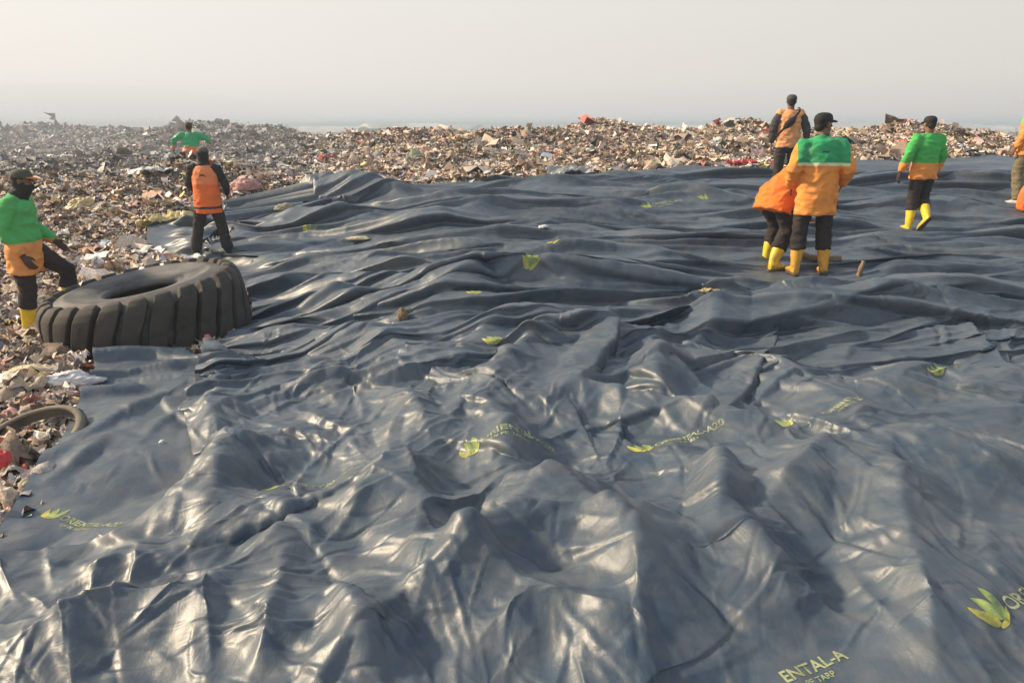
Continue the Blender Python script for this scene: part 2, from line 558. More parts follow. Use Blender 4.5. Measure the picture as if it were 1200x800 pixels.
def drape(sh, nu, nv, F, amp, off=.006, fold=1.0, ncrease=1500):
    """lay the sheet: buried lumps, hand-laid folds, then stiff straight creases of thin film"""
    U, V = np.meshgrid(np.linspace(0, 1, nu), np.linspace(0, 1, nv))
    x, y = sh.rest(U, V)
    sh.nu, sh.nv = nu, nv
    hf = hlook(x, y, HFOLD) * fold
    base = hlook(x, y, F) + off
    w = np.ones_like(x)
    for (qx, qy, qr, qz) in PRESS:
        w *= 1 - .92 * np.exp(-((x - qx) ** 2 + (y - qy) ** 2) / (qr * qr))
    w *= 1 - .85 * smooth(9.5, 10.5, y) * smooth(.7, .2, x - sh.xl(y))
    g0 = hlook(x, y, H0)
    sh.P = np.stack([x, y, g0 + (base - g0) * w + hf * w])
    sh.P[2:] = blur(sh.P[2:], 1)
    creases(sh, x, y, ncrease)
    far = smooth(3.5, 7.5, y)
    wx = x + .16 * vnoise(x / .7, y / .7, 51); wy = y + .16 * vnoise(x / .7, y / .7, 52)
    for grp in (((.52, .052, .5, 1.5, 61), (.33, .036, -.7, 1.4, 62)), ((.20, .017, .2, 1.5, 63), (.125, .0095, -1.1, 1.6, 64)), ((.075, .0058, .8, 1.8, 65), (.045, .0030, -.3, 1.8, 66))):
        sh.normals()
        d = np.zeros_like(x)
        for (L, a, ang, sq, sd) in grp:
            c, s_ = math.cos(ang), math.sin(ang)
            px, py = (wx * c - wy * s_) / L, (wx * s_ + wy * c) / (L * sq)
            q = vnoise(x / max(.45, L * 3.2), y / max(.45, L * 3.2), sd + 20)
            m = .30 + .70 * smooth(-.35, .45, q) if L > .25 else smooth(-.25, .55, q)
            k = smooth(.3, 1.2, L / (.004 * y + .02))
            d += a * m * k * tnoise(px, py, sd) * (1 - .6 * far)
            d += a * far * smooth(2.2, 4.5, L * 1.25 / (.0029 * y)) * (.7 if L > .3 else 1.3) * q01(q) * tnoise(x / (L * 3.8) + 7 + .2 * y, y / (L * 1.3), sd + 40)
        nz = blur(sh.N, 7 if grp[0][0] > .15 else 4); nz /= np.sqrt((nz * nz).sum(0)); nz = nz * .7; nz[2] += .3
        sh.P = sh.P + nz * (1.7 * amp * d * (.15 + .85 * w))
    sh.P = sh.P.astype(np.float32)
    fine_creases(sh, x, y, int(ncrease * 1.1))
# ------------------------------------------------------------------ light settings
SUN_DIR = (-.80, .14, .50); SUN_E = 4.6; SUN_ANGLE = 5.0; SUN_COL = (1.0, .80, .55)
HAZE_COL = (.50, .60, .70); HAZE_D = .0028; SMOKE_D = .03
SKY_STOPS = [(0.0, (.52, .515, .505)), (.05, (.565, .55, .53)), (.10, (.63, .60, .565)), (.22, (.635, .605, .575)), (.45, (.46, .50, .55)), (1.0, (.36, .42, .51))]
SKY_SIDE = (1.12, .86); SKY_MIX = .88
EXPOSURE = 0.52
# ------------------------------------------------------------------ feet: who stands where (pixel of the stance, press radius)
STANCE = {'pair_front': (947, 322), 'pair_bent': (899, 318), 'walker': (1068, 271), 'vest': (251, 304), 'sling': (917, 229), 'edge': (1192, 238)}
SPOT = {}
for k_, (px_, py_) in STANCE.items():
    x_, y_, z_ = hit(px_, py_)
    SPOT[k_] = (x_, y_, z_)
    PRESS.append((x_, y_ - .25, .58, z_ + .012))
px_ = hit(965, 792); PRESS.append((px_[0], px_[1], .24, px_[2]))
tyre_at = hit(171, 405)
PRESS.append((tyre_at[0], tyre_at[1] + .55, 1.0, tyre_at[2] + .02))

# ------------------------------------------------------------------ tarpaulin material
def tarp_material():
    s = NT('dark_tarpaulin')
    v = s.coord()
    dust = s.noise(v, 1.1, 6, .62, .6)
    dustr = s.ramp(dust, [(.42, 0.0), (.72, 1.0)])
    fine = s.noise(v, 9, 6, .6, .4)
    finer = s.ramp(fine, [(.35, 0.0), (.75, 1.0)])
    c = s.mix(dustr, TARP_BASE, TARP_DUST)
    c = s.mix(s.math('MULTIPLY', finer, .20), c, TARP_DUST2)
    # reddish brown tone in scattered patches over the sheet
    red_patch = s.ramp(s.noise(s.coord(scale=(.55, .8, .8)), 1.0, 5, .6, .8), [(.69, 0.0), (.80, 1.0)])
    c = s.mix(s.math('MULTIPLY', red_patch, .55), c, (.10, .035, .028))
    r = s.ramp(s.noise(v, 2.3, 5, .6), [(.3, TARP_R0), (.7, TARP_R1)])
    # crinkles of thin film
    w1 = s.add('ShaderNodeTexNoise', noise_type='RIDGED_MULTIFRACTAL'); s.link(s.coord(scale=(1, 1.3, 1)), w1.inputs['Vector'])
    w1.inputs['Scale'].default_value = 4.5; w1.inputs['Detail'].default_value = 5; w1.inputs['Roughness'].default_value = .55
    w1.inputs['Distortion'].default_value = .7
    w2 = s.noise(s.coord(scale=(1, .35, 1), rot=(0, 0, .6)), 26, 4, .6, .8)
    w3 = s.noise(s.coord(scale=(.35, 1, 1), rot=(0, 0, .3)), 34, 4, .6, .8)
    n = s.bump(w1.outputs['Fac'], .45, .012)
    n = s.bump(w2, .35, .006, n)
    n = s.bump(w3, .35, .005, n)
    return s.set(c, r, n, TARP_SPEC, Coat_Weight=.09, Coat_Roughness=.32)


TARP_BASE = (.017, .042, .074); TARP_DUST = (.060, .084, .110); TARP_DUST2 = (.30, .25, .175)
TARP_R0, TARP_R1, TARP_SPEC = .46, .59, .82
M_tarp = tarp_material()

# left sheet (flap under the tyre)
_fl = edge_table([(-480, 800), (-260, 700), (-90, 650), (0, 611), (58, 536), (93, 476), (119, 418)])
_ff = np.array([hit(*p)[:2] for p in [(60, 413), (120, 414), (180, 419), (245, 424), (290, 440), (330, 450)]])
flap = Sheet(lambda y: np.interp(y, *_fl), lambda y: np.interp(y, _ley, _lex) + .45 + .12 * y,
             lambda x: np.interp(x, _ff[:, 0], _ff[:, 1]), YN, 1)
drape(flap, 170, 420, H0 + .35 * HB, .75, .006, .35, 170)
# what the left sheet adds under the main one
HT2 = H0 + HB
_P = flap.P
_ix = np.clip(((_P[0] - HX0) / HS).round().astype(int), 1, HNX - 2); _iy = np.clip(((_P[1] - HY0) / HS).round().astype(int), 1, HNY - 2)
for di in (-1, 0, 1):
    for dj in (-1, 0, 1):
        np.maximum.at(HT2, (_iy + dj, _ix + di), _P[2] + .006)

main = Sheet(lambda y: np.interp(y, _ley, _lex), lambda y: .80 * y + 1.0,
             lambda x: np.interp(x, _fe[:, 0], _fe[:, 1]), YN, 1)
drape(main, 720, 1250, HT2, .8)


def sheet_object(name, sh):
    nv, nu = sh.nv, sh.nu
    me = np_mesh(name, sh.P.reshape(3, -1).T, [grid_faces(nv, nu)])
    return link(name, me, M_tarp)


tarp_main = tag(sheet_object('tarpaulin', main), 'huge crumpled dark blue plastic tarpaulin spread across the whole dump top', 'tarp')
tarp_flap = tag(sheet_object('tarpaulin', flap), 'smaller dark plastic sheet whose corner ends against the giant tyre', 'tarp')

_bv = BVHTree.FromPolygons([tuple(p) for p in main.P.reshape(3, -1).T.tolist()], grid_faces(main.nv, main.nu).tolist())
_bvf = BVHTree.FromPolygons([tuple(p) for p in flap.P.reshape(3, -1).T.tolist()], grid_faces(flap.nv, flap.nu).tolist())


def tarp_hit(px, py):
    d = Vector(ray(px, py)).normalized(); o = Vector((0, 0, CAMZ))
    a = _bv.ray_cast(o, d); b = _bvf.ray_cast(o, d)
    if a[0] is None or (b[0] is not None and b[3] < a[3]): return flap, b
    return main, a


def tarp_z(x, y, default=None):
    best = None
    for b in (_bv, _bvf):
        r = b.ray_cast(Vector((x, y, 5)), Vector((0, 0, -1)))
        if r[0] is not None: best = r[0].z if best is None else max(best, r[0].z)
    return default if best is None else best


# ------------------------------------------------------------------ prints on the sheet
def petal(c, ang, L, w, bend=0.0, n=14):
    pts = []
    for side in (1, -1):
        rng = range(n + 1) if side == 1 else range(n - 1, 0, -1)
        for k in rng:
            t = k / n
            hw = w * math.sin(math.pi * t ** .8) ** .8 * .5
            a = ang + bend * t
            x = c[0] + L * t * math.cos(a) - side * hw * math.sin(a)
            y = c[1] + L * t * math.sin(a) + side * hw * math.cos(a)
            pts.append((x, y))
    return pts


def poly_to_bm(bm, pts, mi):
    vs = [bm.verts.new((x, y, 0)) for x, y in pts]
    f = bm.faces.new(vs); f.material_index = mi


_text_cache = {}


def text_mesh(body, size, bold):
    key = (body, size, bold)
    if key not in _text_cache:
        cu = bpy.data.curves.new('print_text', 'FONT'); cu.body = body; cu.size = size; cu.offset = bold
        cu.resolution_u = 3
        o = bpy.data.objects.new('print_text', cu); COL.objects.link(o)
        dg = bpy.context.evaluated_depsgraph_get()
        me = bpy.data.meshes.new_from_object(o.evaluated_get(dg))
        bpy.data.objects.remove(o); bpy.data.curves.remove(cu)
        _text_cache[key] = me
    return _text_cache[key]


def print_mats():
    r = []
    for n, c in (('print_yellow', (.47, .44, .07)), ('print_green', (.29, .38, .11)), ('print_pale', (.36, .40, .20))):
        s = NT(n); v = s.coord()
        wear = s.ramp(s.noise(v, 14, 6, .7), [(.36, .32), (.60, 1.0)])
        r.append(s.set(s.mix(wear, (.06, .07, .06), c), .45))
    return r


M_print = print_mats()


def print_logo(px, py, rot, size=1.0, lotus=True, text=True, skip=0, keep=12, yellow=True):
    """the printed lotus and lettering; (px,py) = left foot of the lotus in the photograph, rot = direction on the ground"""
    sh, r = tarp_hit(px, py)
    if r[0] is None: return
    # nearest grid vertex -> rest coordinates
    i = r[2]
    row, colm = divmod(i, sh.nu - 1)
    U, V = np.array([[colm / (sh.nu - 1)]]), np.array([[row / (sh.nv - 1)]])
    rx, ry = sh.rest(U, V)
    rx, ry = float(rx[0, 0]), float(ry[0, 0])
    bm = bmesh.new()
    if lotus:
        poly_to_bm(bm, petal((.055, .012), rad(158), .085, .034, -.55), 0 if yellow else 1)
        poly_to_bm(bm, petal((.066, .016), rad(108), .085, .038, .0), 1)
        poly_to_bm(bm, petal((.080, .014), rad(62), .095, .036, .35), 1)
        poly_to_bm(bm, petal((.045, .004), rad(8), .085, .016, .3), 0)
    if text:
        for body, sz, yy, bold in (('ORIENTAL-A20', .056, .022, .0012), ('UV PE TARPAULIN', .027, -.012, .0005)):
            me = text_mesh(body[skip:keep] if sz > .05 else body[min(skip, 3):keep], sz, bold)
            k = len(bm.verts)
            bm.from_mesh(me)
            bm.verts.ensure_lookup_table()
            x0 = .125 if lotus else 0.0
            for v in bm.verts[k:]:
                v.co.x += x0 + (.05 if sz < .05 else 0); v.co.y += yy; v.co.z = 0
            for f in bm.faces:
                if all(v.index == -1 or v.index >= k for v in f.verts): pass
            bm.faces.ensure_lookup_table()
            bm.verts.index_update()
            for f in bm.faces:
                if f.verts[0].index >= k: f.material_index = 2
    bmesh.ops.triangulate(bm, faces=bm.faces[:])
    for _ in range(5):
        es = [e for e in bm.edges if e.calc_length() * size > .014]
        if not es: break
        bmesh.ops.subdivide_edges(bm, edges=es, cuts=1)
        bmesh.ops.triangulate(bm, faces=bm.faces[:])
    co = np.array([v.co[:] for v in bm.verts]) * size
    c, s_ = math.cos(rot), math.sin(rot)
    X = rx + co[:, 0] * c - co[:, 1] * s_; Y = ry + co[:, 0] * s_ + co[:, 1] * c
    p, n = sh.at(X, Y)
    Q = (p + n * .0018).T
    for v, q in zip(bm.verts, Q): v.co = q
    me = bpy.data.meshes.new('printed_logo'); bm.to_mesh(me); bm.free()
    for q in me.polygons: q.use_smooth = True
    link('printed_logo', me, M_print, tarp_main if sh is main else tarp_flap)


for args in [
    dict(px=42, py=604, rot=rad(-22), size=1.02), dict(px=298, py=574, rot=rad(22)), dict(px=540, py=540, rot=rad(12), skip=0),
    dict(px=742, py=532, rot=rad(14), size=1.05), dict(px=925, py=500, rot=rad(48), text=False, size=1.15),
    dict(px=972, py=486, rot=rad(28), lotus=False), dict(px=1096, py=442, rot=rad(30)),
    dict(px=1164, py=744, rot=rad(32), size=1.15), dict(px=930, py=806, rot=rad(22), lotus=False, size=1.08, skip=3, keep=10),
    dict(px=570, py=405, rot=rad(20), text=False, size=1.2), dict(px=640, py=290, rot=rad(10), text=False, size=1.9),
    dict(px=612, py=319, rot=rad(8), text=False, size=1.6), dict(px=826, py=342, rot=rad(30), text=False, size=1.4),
    dict(px=756, py=244, rot=rad(25), size=1.5), dict(px=820, py=232, rot=rad(0), text=False, size=1.5),
    dict(px=352, py=272, rot=rad(-40), text=False, size=2.0), dict(px=548, py=345, rot=rad(10), text=False, size=1.1),
]:
    print_logo(**args)

# ------------------------------------------------------------------ ground sheet
def tarp_mask(x, y, grow=0.0):
    a = (x > np.interp(y, _ley, _lex) - grow) & (y < np.interp(x, _fe[:, 0], _fe[:, 1]) + grow)
    b = (x > np.interp(y, *_fl) - grow) & (y < np.interp(x, _ff[:, 0], _ff[:, 1]) + grow) & (y < 7)
    return a | b


def waste_z(x, y):
    z = ground(x, y)
    near = smooth(2, 6, y)
    b = .09 * vnoise(x / 1.5, y / 1.3, 31) + .05 * vnoise(x / .55, y / .5, 32) + .03 * vnoise(x / .24, y / .22, 33)
    far = smooth(16, 24, y) * smooth(60, 40, y)
    b = b * smooth(90, 50, y) + far * (.22 * vnoise(x / 3.6, y / 2.6, 34) + .10 * vnoise(x / 1.4, y / 1.2, 35))
    # a mound the man on the heap stands behind, and lumps on the skyline
    b = b + .66 * np.exp(-((x + 6.5) / 1.6) ** 2 - ((y - 15.9) / .55) ** 2)
    for (mx, my, mh, mr) in ((-11.5, 27, .35, 2.0), (-8.8, 29, .30, 1.2), (-15, 28, .2, 1.6), (-.3, 27, .22, .5), (7.4, 25, .36, 1.0), (3.5, 28, .18, 1.2), (-5.2, 24, .16, 1.2), (12.5, 25, .3, 1.4), (-18, 29, .3, 1.8), (10.3, 26, .12, .8)):
        b = b + mh * np.exp(-((x - mx) / mr) ** 2 - ((y - my) / (mr * 1.2)) ** 2)
    inside = tarp_mask(x, y, -.25)
    return z + np.where(inside, -.30, np.where(tarp_mask(x, y, .1), .25 * b - .06, b))


_gy2 = np.concatenate([np.linspace(-3, 1.4, 8), 1.5 * (34 / 1.5) ** np.linspace(0, 1, 260), 34 * (7000 / 34) ** np.linspace(.02, 1, 90)])
_gu = np.linspace(-1.15, 1.15, 420)
gY = np.repeat(_gy2[:, None], len(_gu), 1); gX = _gu[None, :] * (np.abs(gY) + 6)
gZ = waste_z(gX, gY) - .03
sg = NT('soil'); v = sg.coord()
cs = sg.ramp(sg.noise(v, 2.2, 8, .7), [(.25, (.09, .075, .06)), (.5, (.19, .16, .125)), (.7, (.30, .26, .21))])
geo = sg.add('ShaderNodeNewGeometry'); sep = sg.add('ShaderNodeSeparateXYZ'); sg.link(geo.outputs['Position'], sep.inputs[0])
farm = sg.ramp(sg.math('MULTIPLY', sg.math('SUBTRACT', -2.0, sep.outputs['Z']), .2, True), [(0, 0.0), (1, 1.0)])
field = sg.ramp(sg.noise(sg.coord(scale=(.012, .004, .01)), 1.0, 4, .6), [(.3, (.045, .07, .03)), (.5, (.10, .11, .06)), (.7, (.16, .15, .11))])
M_soil = sg.set(sg.mix(farm, cs, field), .95, sg.bump(sg.noise(v, 14, 6, .7), .8, .04))
tag(link('ground', np_mesh('ground', np.stack([gX, gY, gZ], -1).reshape(-1, 3), [grid_faces(*gX.shape)]), M_soil), kind='structure')

# ------------------------------------------------------------------ loose waste (one mass of scraps)
def waste_material():
    s = NT('loose_waste')
    a = s.add('ShaderNodeVertexColor', layer_name='tint')
    v = s.coord()
    g = s.ramp(s.noise(v, 38, 4, .65), [(.3, .55), (.6, 1.0)])
    c = s.mix(1.0, a.outputs['Color'], g, 'MULTIPLY')
    return s.set(c, .68, s.bump(s.noise(v, 60, 3, .6), .5, .01), .3)


M_waste = waste_material()
PAL = np.array([
    (.30, .255, .20), (.24, .20, .155), (.17, .135, .10), (.11, .088, .068), (.36, .31, .25), (.42, .38, .32), (.52, .49, .44), (.62, .60, .57),
    (.26, .25, .24), (.18, .18, .18), (.07, .06, .055), (.33, .24, .17), (.42, .13, .10), (.45, .26, .22), (.11, .16, .26), (.22, .30, .38), (.13, .20, .12),
    (.48, .41, .18), (.40, .28, .30), (.05, .055, .06)])
PW = np.array([13, 13, 11, 8, 11, 9, 6, 3.2, 7, 6, 5, 7, 1.1, 1.6, .8, 1.2, 1.1, 1.2, .9, 4]); PW = PW / PW.sum()
PWN = PW * np.array([1, 1, 1.2, 1.2, .9, .9, 1.2, 1.5, 1.2, 1.2, 1.3, 1, 2.2, 2.2, 1.6, 2, 1.6, 1.5, 2, 1.2]); PWN = PWN / PWN.sum()


PALB = np.array([(.62, .60, .57), (.58, .52, .46), (.50, .44, .36), (.60, .50, .47), (.45, .45, .44), (.38, .42, .46), (.55, .42, .38), (.42, .34, .26), (.66, .64, .60), (.50, .30, .26), (.56, .50, .30)])


def rot_mats(n, tilt):
    az = RNG.uniform(0, 2 * np.pi, n); t = np.abs(RNG.normal(0, tilt, n)); ph = RNG.uniform(0, 2 * np.pi, n)
    def rz(a):
        c, s = np.cos(a), np.sin(a); o = np.zeros_like(a); i = np.ones_like(a)
        return np.stack([c, -s, o, s, c, o, o, o, i], -1).reshape(-1, 3, 3)
    c, s = np.cos(t), np.sin(t); o = np.zeros_like(t); i = np.ones_like(t)
    rx = np.stack([i, o, o, o, c, -s, o, s, c], -1).reshape(-1, 3, 3)
    return rz(az) @ rx @ rz(ph)


def sheets(pos, size, k, tilt, rough, thin=0):
    """crumpled scraps: k x k grids"""
    n = len(pos)
    g = np.linspace(-.5, .5, k)
    gx, gy = np.meshgrid(g, g)
    base = np.stack([gx, gy, 0 * gx], -1).reshape(-1, 3)
    asp = RNG.uniform(.35, 1.0, n) if not thin else RNG.uniform(.3, 1, n) * thin * 2
    L = np.repeat(base[None], n, 0)
    L[:, :, 1] *= asp[:, None]
    jit = .30 / (k - 1)
    L[:, :, :2] += RNG.normal(0, jit, (n, k * k, 2))
    fx, fy = RNG.uniform(2, 7, (2, n, 1)); p1, p2 = RNG.uniform(0, 6.3, (2, n, 1))
    L[:, :, 2] += rough * (.5 * np.sin(fx * L[:, :, 0] * 1.6 + p1) + .5 * np.sin(fy * L[:, :, 1] * 1.6 + p2) + RNG.normal(0, .35 if k < 5 else .16, (n, k * k)))
    L *= size[:, None, None]
    W = np.einsum('nij,nkj->nki', rot_mats(n, tilt), L) + pos[:, None, :]
    F = grid_faces(k, k)
    F = (F[None] + (np.arange(n) * k * k)[:, None, None]).reshape(-1, 4)
    return W.reshape(-1, 3), F, k * k


_ico = bmesh.new(); bmesh.ops.create_icosphere(_ico, subdivisions=1, radius=.5)
ICO_V = np.array([v.co[:] for v in _ico.verts]); ICO_F = np.array([[v.index for v in f.verts] for f in _ico.faces]); _ico.free()
_ico = bmesh.new(); bmesh.ops.create_icosphere(_ico, subdivisions=2, radius=.5)
ICO2_V = np.array([v.co[:] for v in _ico.verts]); ICO2_F = np.array([[v.index for v in f.verts] for f in _ico.faces]); _ico.free()


def lumps(pos, size, V0, F0, tilt, jit):
    n = len(pos)
    L = np.repeat(V0[None], n, 0) * (1 + RNG.normal(0, jit, (n, len(V0), 1)))
    L *= RNG.uniform(.35, 1.15, (n, 1, 3)) * size[:, None, None]
    W = np.einsum('nij,nkj->nki', rot_mats(n, tilt), L) + pos[:, None, :]
    F = (F0[None] + (np.arange(n) * len(V0))[:, None, None]).reshape(-1, F0.shape[1])
    return W.reshape(-1, 3), F, len(V0)


def scatter(n, y0, y1, s0, s1, dens_fn=None):
    """points across the view fan, uniform in area; returns pos, size"""
    xs, ys = [], []
    while sum(map(len, xs)) < n:
        y = np.sqrt(RNG.uniform(y0 ** 2, y1 ** 2, n)); u = RNG.uniform(-.86, .86, n)
        x = u * (y + 1.0)
        keep = ~tarp_mask(x, y, -.06)
        keep &= ~((y > 23.5) & (RNG.random(n) < smooth(30, 36, y)))
        xs.append(x[keep]); ys.append(y[keep])
    x = np.concatenate(xs)[:n]; y = np.concatenate(ys)[:n]
    sz = np.exp(RNG.normal(math.log(s0), s1, n))
    return x, y, sz


def add_waste(parts):
    Vs, F4, F3, Cs = [], [], [], []
    off = 0
    for (V, F, per, tint) in parts:
        (F4 if F.shape[1] == 4 else F3).append(F + off)
        Vs.append(V); Cs.append(np.repeat(tint, per, 0)); off += len(V)
    fs = []
    if F4: fs.append(np.concatenate(F4))
    if F3: fs.append(np.concatenate(F3))
    me = np_mesh('loose_waste', np.concatenate(Vs), fs, False)
    if F4:
        sm = np.zeros(len(me.polygons), dtype=bool); sm[:len(fs[0])] = True
        me.polygons.foreach_set('use_smooth', sm)
    at = me.color_attributes.new('tint', 'FLOAT_COLOR', 'POINT')
    C = np.concatenate(Cs); C = np.concatenate([C, np.ones((len(C), 1))], 1).astype(np.float32)
    at.data.foreach_set('color', C.ravel())
    return me


def tints(x, y):
    n = len(x)
    pw = PW if y.min() > 8 else PWN
    c = PAL[RNG.choice(len(PAL), n, p=pw)] * RNG.uniform(1.6, 2.25, (n, 1))
    # patches: some stretches darker and earthier, the left heap tinted towards a bluish grey
    m = smooth(-.1, .6, vnoise(x / 2.2, y / 3.0, 41))[:, None]
    c = c * (1 - .45 * m) + np.array([.27, .225, .185]) * .45 * m
    g = (smooth(-.16, -.30, x / np.maximum(y, 1)) * smooth(16.5, 20, y))[:, None] * .55
    grey = c.mean(1, keepdims=True) * .72 * np.array([.95, 1.0, 1.06])
    return (c * (1 - g) + grey * g) * (1 - g + g * 1.0) * np.array([1.10, 1.0, .935]) ** (1 - g)


parts = []
for (n, y0, y1, s, sd, kind) in [
        (26000, 2.2, 9.5, .030, .65, 'fine'), (5000, 2.2, 9.5, .026, .6, 'lump2'), (3000, 2.2, 9.5, .035, .5, 'strip'), (420, 2.5, 10, .085, .3, 'big'),
        (38000, 9.0, 17, .038, .62, 'mid'), (32000, 9.0, 17, .032, .5, 'lump'), (1900, 9.0, 17, .11, .35, 'big'),
        (62000, 16, 33, .056, .58, 'mid'), (74000, 16, 33, .048, .45, 'lump'), (1700, 16, 24.5, .13, .25, 'big')]:
    x, y, sz = scatter(n, y0, y1, s, sd)
    z = waste_z(x, y) + RNG.uniform(-.1, .5, n) * sz * .8
    pos = np.stack([x, y, z], -1)
    t = tints(x, y)
    if kind == 'big': t = PALB[RNG.choice(len(PALB), len(x))] * RNG.uniform(.8, 1.2, (len(x), 1)) * (.55 + .45 * t.mean(1, keepdims=True) / .3)
    if kind == 'fine': V, F, per = sheets(pos, sz * 1.5, 7, .45, .30)
    elif kind == 'strip': V, F, per = sheets(pos, sz * 2.2, 6, .5, .22, .16)
    elif kind == 'mid': V, F, per = sheets(pos, sz * 1.4, 4, .5, .26)
    elif kind == 'big': V, F, per = sheets(pos, sz * 1.3, 9, .24, .16)
    elif kind == 'lump2': V, F, per = lumps(pos, sz * 1.2, ICO2_V, ICO2_F, 1.2, .20)
    else: V, F, per = lumps(pos, sz, ICO_V, ICO_F, 1.2, .22)
    parts.append((V, F, per, t))
waste = tag(link('loose_waste', add_waste(parts), M_waste), 'beige and brown mass of loose household waste covering the dump beyond the sheet', 'waste', kind='stuff')
# ------------------------------------------------------------------ giant tyre
def lathe(bm, prof, n, closed=True):
    rings = []
    for k in range(n):
        a = 2 * math.pi * k / n
        rings.append([bm.verts.new((r * math.cos(a), r * math.sin(a), h)) for r, h in prof])
    m = len(prof)
    for k in range(n):
        A, B = rings[k], rings[(k + 1) % n]
        for i in range(m if closed else m - 1):
            j = (i + 1) % m
            bm.faces.new((A[i], A[j], B[j], B[i]))


def rubber(name, c1, c2, rough=.7):
    s = NT(name); v = s.coord()
    d = s.ramp(s.noise(v, 3.0, 7, .65, .3), [(.35, 0.0), (.65, 1.0)])
    d2 = s.ramp(s.noise(v, 22, 5, .65), [(.4, 0.0), (.7, 1.0)])
    c = s.mix(d, c1, c2); c = s.mix(s.math('MULTIPLY', d2, .4), c, c2)
    return s.set(c, rough, s.bump(s.noise(v, 40, 5, .6), .35, .008), .35)


M_rub = rubber('dusty_rubber', (.038, .037, .036), (.14, .134, .125), .60)
M_lug = rubber('muddy_rubber', (.028, .025, .023), (.072, .063, .055), .8)
tyre = empty('giant_tyre', (tyre_at[0] - .04, tyre_at[1] + .24, tyre_at[2] + .225))
tyre.scale = (1.06, 1.06, 1.2)
tag(tyre, 'giant worn earthmover tyre lying on its side at the sheet corner', 'tyre')
bm = bmesh.new()
upper = [(.305, .205), (.315, .235), (.345, .252), (.37, .247), (.39, .264), (.50, .285), (.60, .296), (.615, .302), (.63, .296), (.69, .284), (.75, .255), (.785, .21), (.80, .1)]
inner = [(.77, 0), (.76, .14), (.72, .20), (.62, .25), (.50, .24), (.38, .195), (.32, .185)]
prof = upper + [(r, -h) for r, h in reversed(upper)] + [(r, -h) for r, h in reversed(inner[1:])] + inner[:1] + [(r, h) for r, h in inner[1:]]
lathe(bm, prof, 96)
link('casing', bm_mesh('casing', bm), M_rub, tyre)
bm = bmesh.new()
NL = 25
pitch = 2 * math.pi / NL
for side in (1, -1):
    for k in range(NL):
        a0 = k * pitch + (pitch * .5 if side < 0 else 0)
        secs = []
        # (height fraction, outer radius, inner radius, angular shift, angular half width)
        for (h, ro, ri, sh, hw) in ((-.03, .868, .80, -.30, .36), (.07, .874, .80, -.12, .40), (.15, .872, .80, .08, .42), (.215, .862, .79, .24, .43), (.262, .838, .77, .36, .42), (.300, .795, .72, .44, .38), (.308, .735, .69, .48, .28)):
            wob = random.uniform(-.02, .02)
            A = a0 + (sh + wob) * pitch * side; w = hw * pitch
            ring = []
            for (r, da) in ((ri, -w), (ro, -w * .88), (ro, w * .88), (ri, w)):
                hh = h * side
                if r == ri and abs(h) > .25: hh = (h - .045) * side
                ring.append(bm.verts.new((r * math.cos(A + da), r * math.sin(A + da), hh)))
            secs.append(ring)
        for s0, s1 in zip(secs, secs[1:]):
            for i in range(4):
                bm.faces.new((s0[i], s0[(i + 1) % 4], s1[(i + 1) % 4], s1[i]))
        bm.faces.new(secs[0]); bm.faces.new(secs[-1])
bmesh.ops.recalc_face_normals(bm, faces=bm.faces[:])
bmesh.ops.bevel(bm, geom=bm.edges[:], offset=.010, segments=2, affect='EDGES', profile=.6, clamp_overlap=True)
me = bm_mesh('tread', bm)
link('tread', me, M_lug, tyre)
tyre.rotation_euler = (rad(4), rad(-8), 0)

# small tyre half sunk in the litter
small = empty('small_tyre', hit(42, 507))
tag(small, 'thin muddy motorbike tyre half sunk in rubbish at the left edge', 'tyre')
small.location.z -= .015
bm = bmesh.new()
o_ = [(.225, .030), (.245, .040), (.262, .038), (.277, .022), (.282, 0)]
lathe(bm, o_ + [(r, -h) for r, h in reversed(o_[:-1])] + [(.235, -.026), (.258, -.026), (.268, 0), (.258, .026), (.235, .026)], 64)
for v in bm.verts: v.co.z += .012 * math.sin(2 * math.atan2(v.co.y, v.co.x) + .6)
link('casing', bm_mesh('casing', bm), rubber('mud_caked_rubber', (.10, .085, .068), (.25, .21, .165), .85), small)
bm = bmesh.new()
for k in range(44):
    a = 2 * math.pi * k / 44
    m = Matrix.Rotation(a, 4, 'Z') @ Matrix.Translation((.281, 0, 0)) @ Matrix.Rotation(.5 * (-1) ** k, 4, 'X')
    bmesh.ops.create_cube(bm, size=1, matrix=m @ Matrix.Diagonal((.010, .016, .045, 1)))
for v in bm.verts: v.co.z += .012 * math.sin(2 * math.atan2(v.co.y, v.co.x) + .6)
link('tread', bm_mesh('tread', bm, False), rubber('mud_caked_tread', (.08, .068, .055), (.2, .17, .135), .9), small)
small.rotation_euler = (rad(13), rad(-6), .4)

# ------------------------------------------------------------------ single pieces of waste one can point to
def scrap_mat(name, c, rough=.5, spec=.5, dirt=.5, trans=0.0):
    s = NT(name); v = s.coord()
    d = s.ramp(s.noise(v, 7, 6, .65, .3), [(.42, 0.0), (.72, 1.0)])
    col = s.mix(s.math('MULTIPLY', d, dirt), c, (.15, .125, .10))
    return s.set(col, rough, s.bump(s.noise(v, 34, 5, .6, .6), .6, .012), spec)


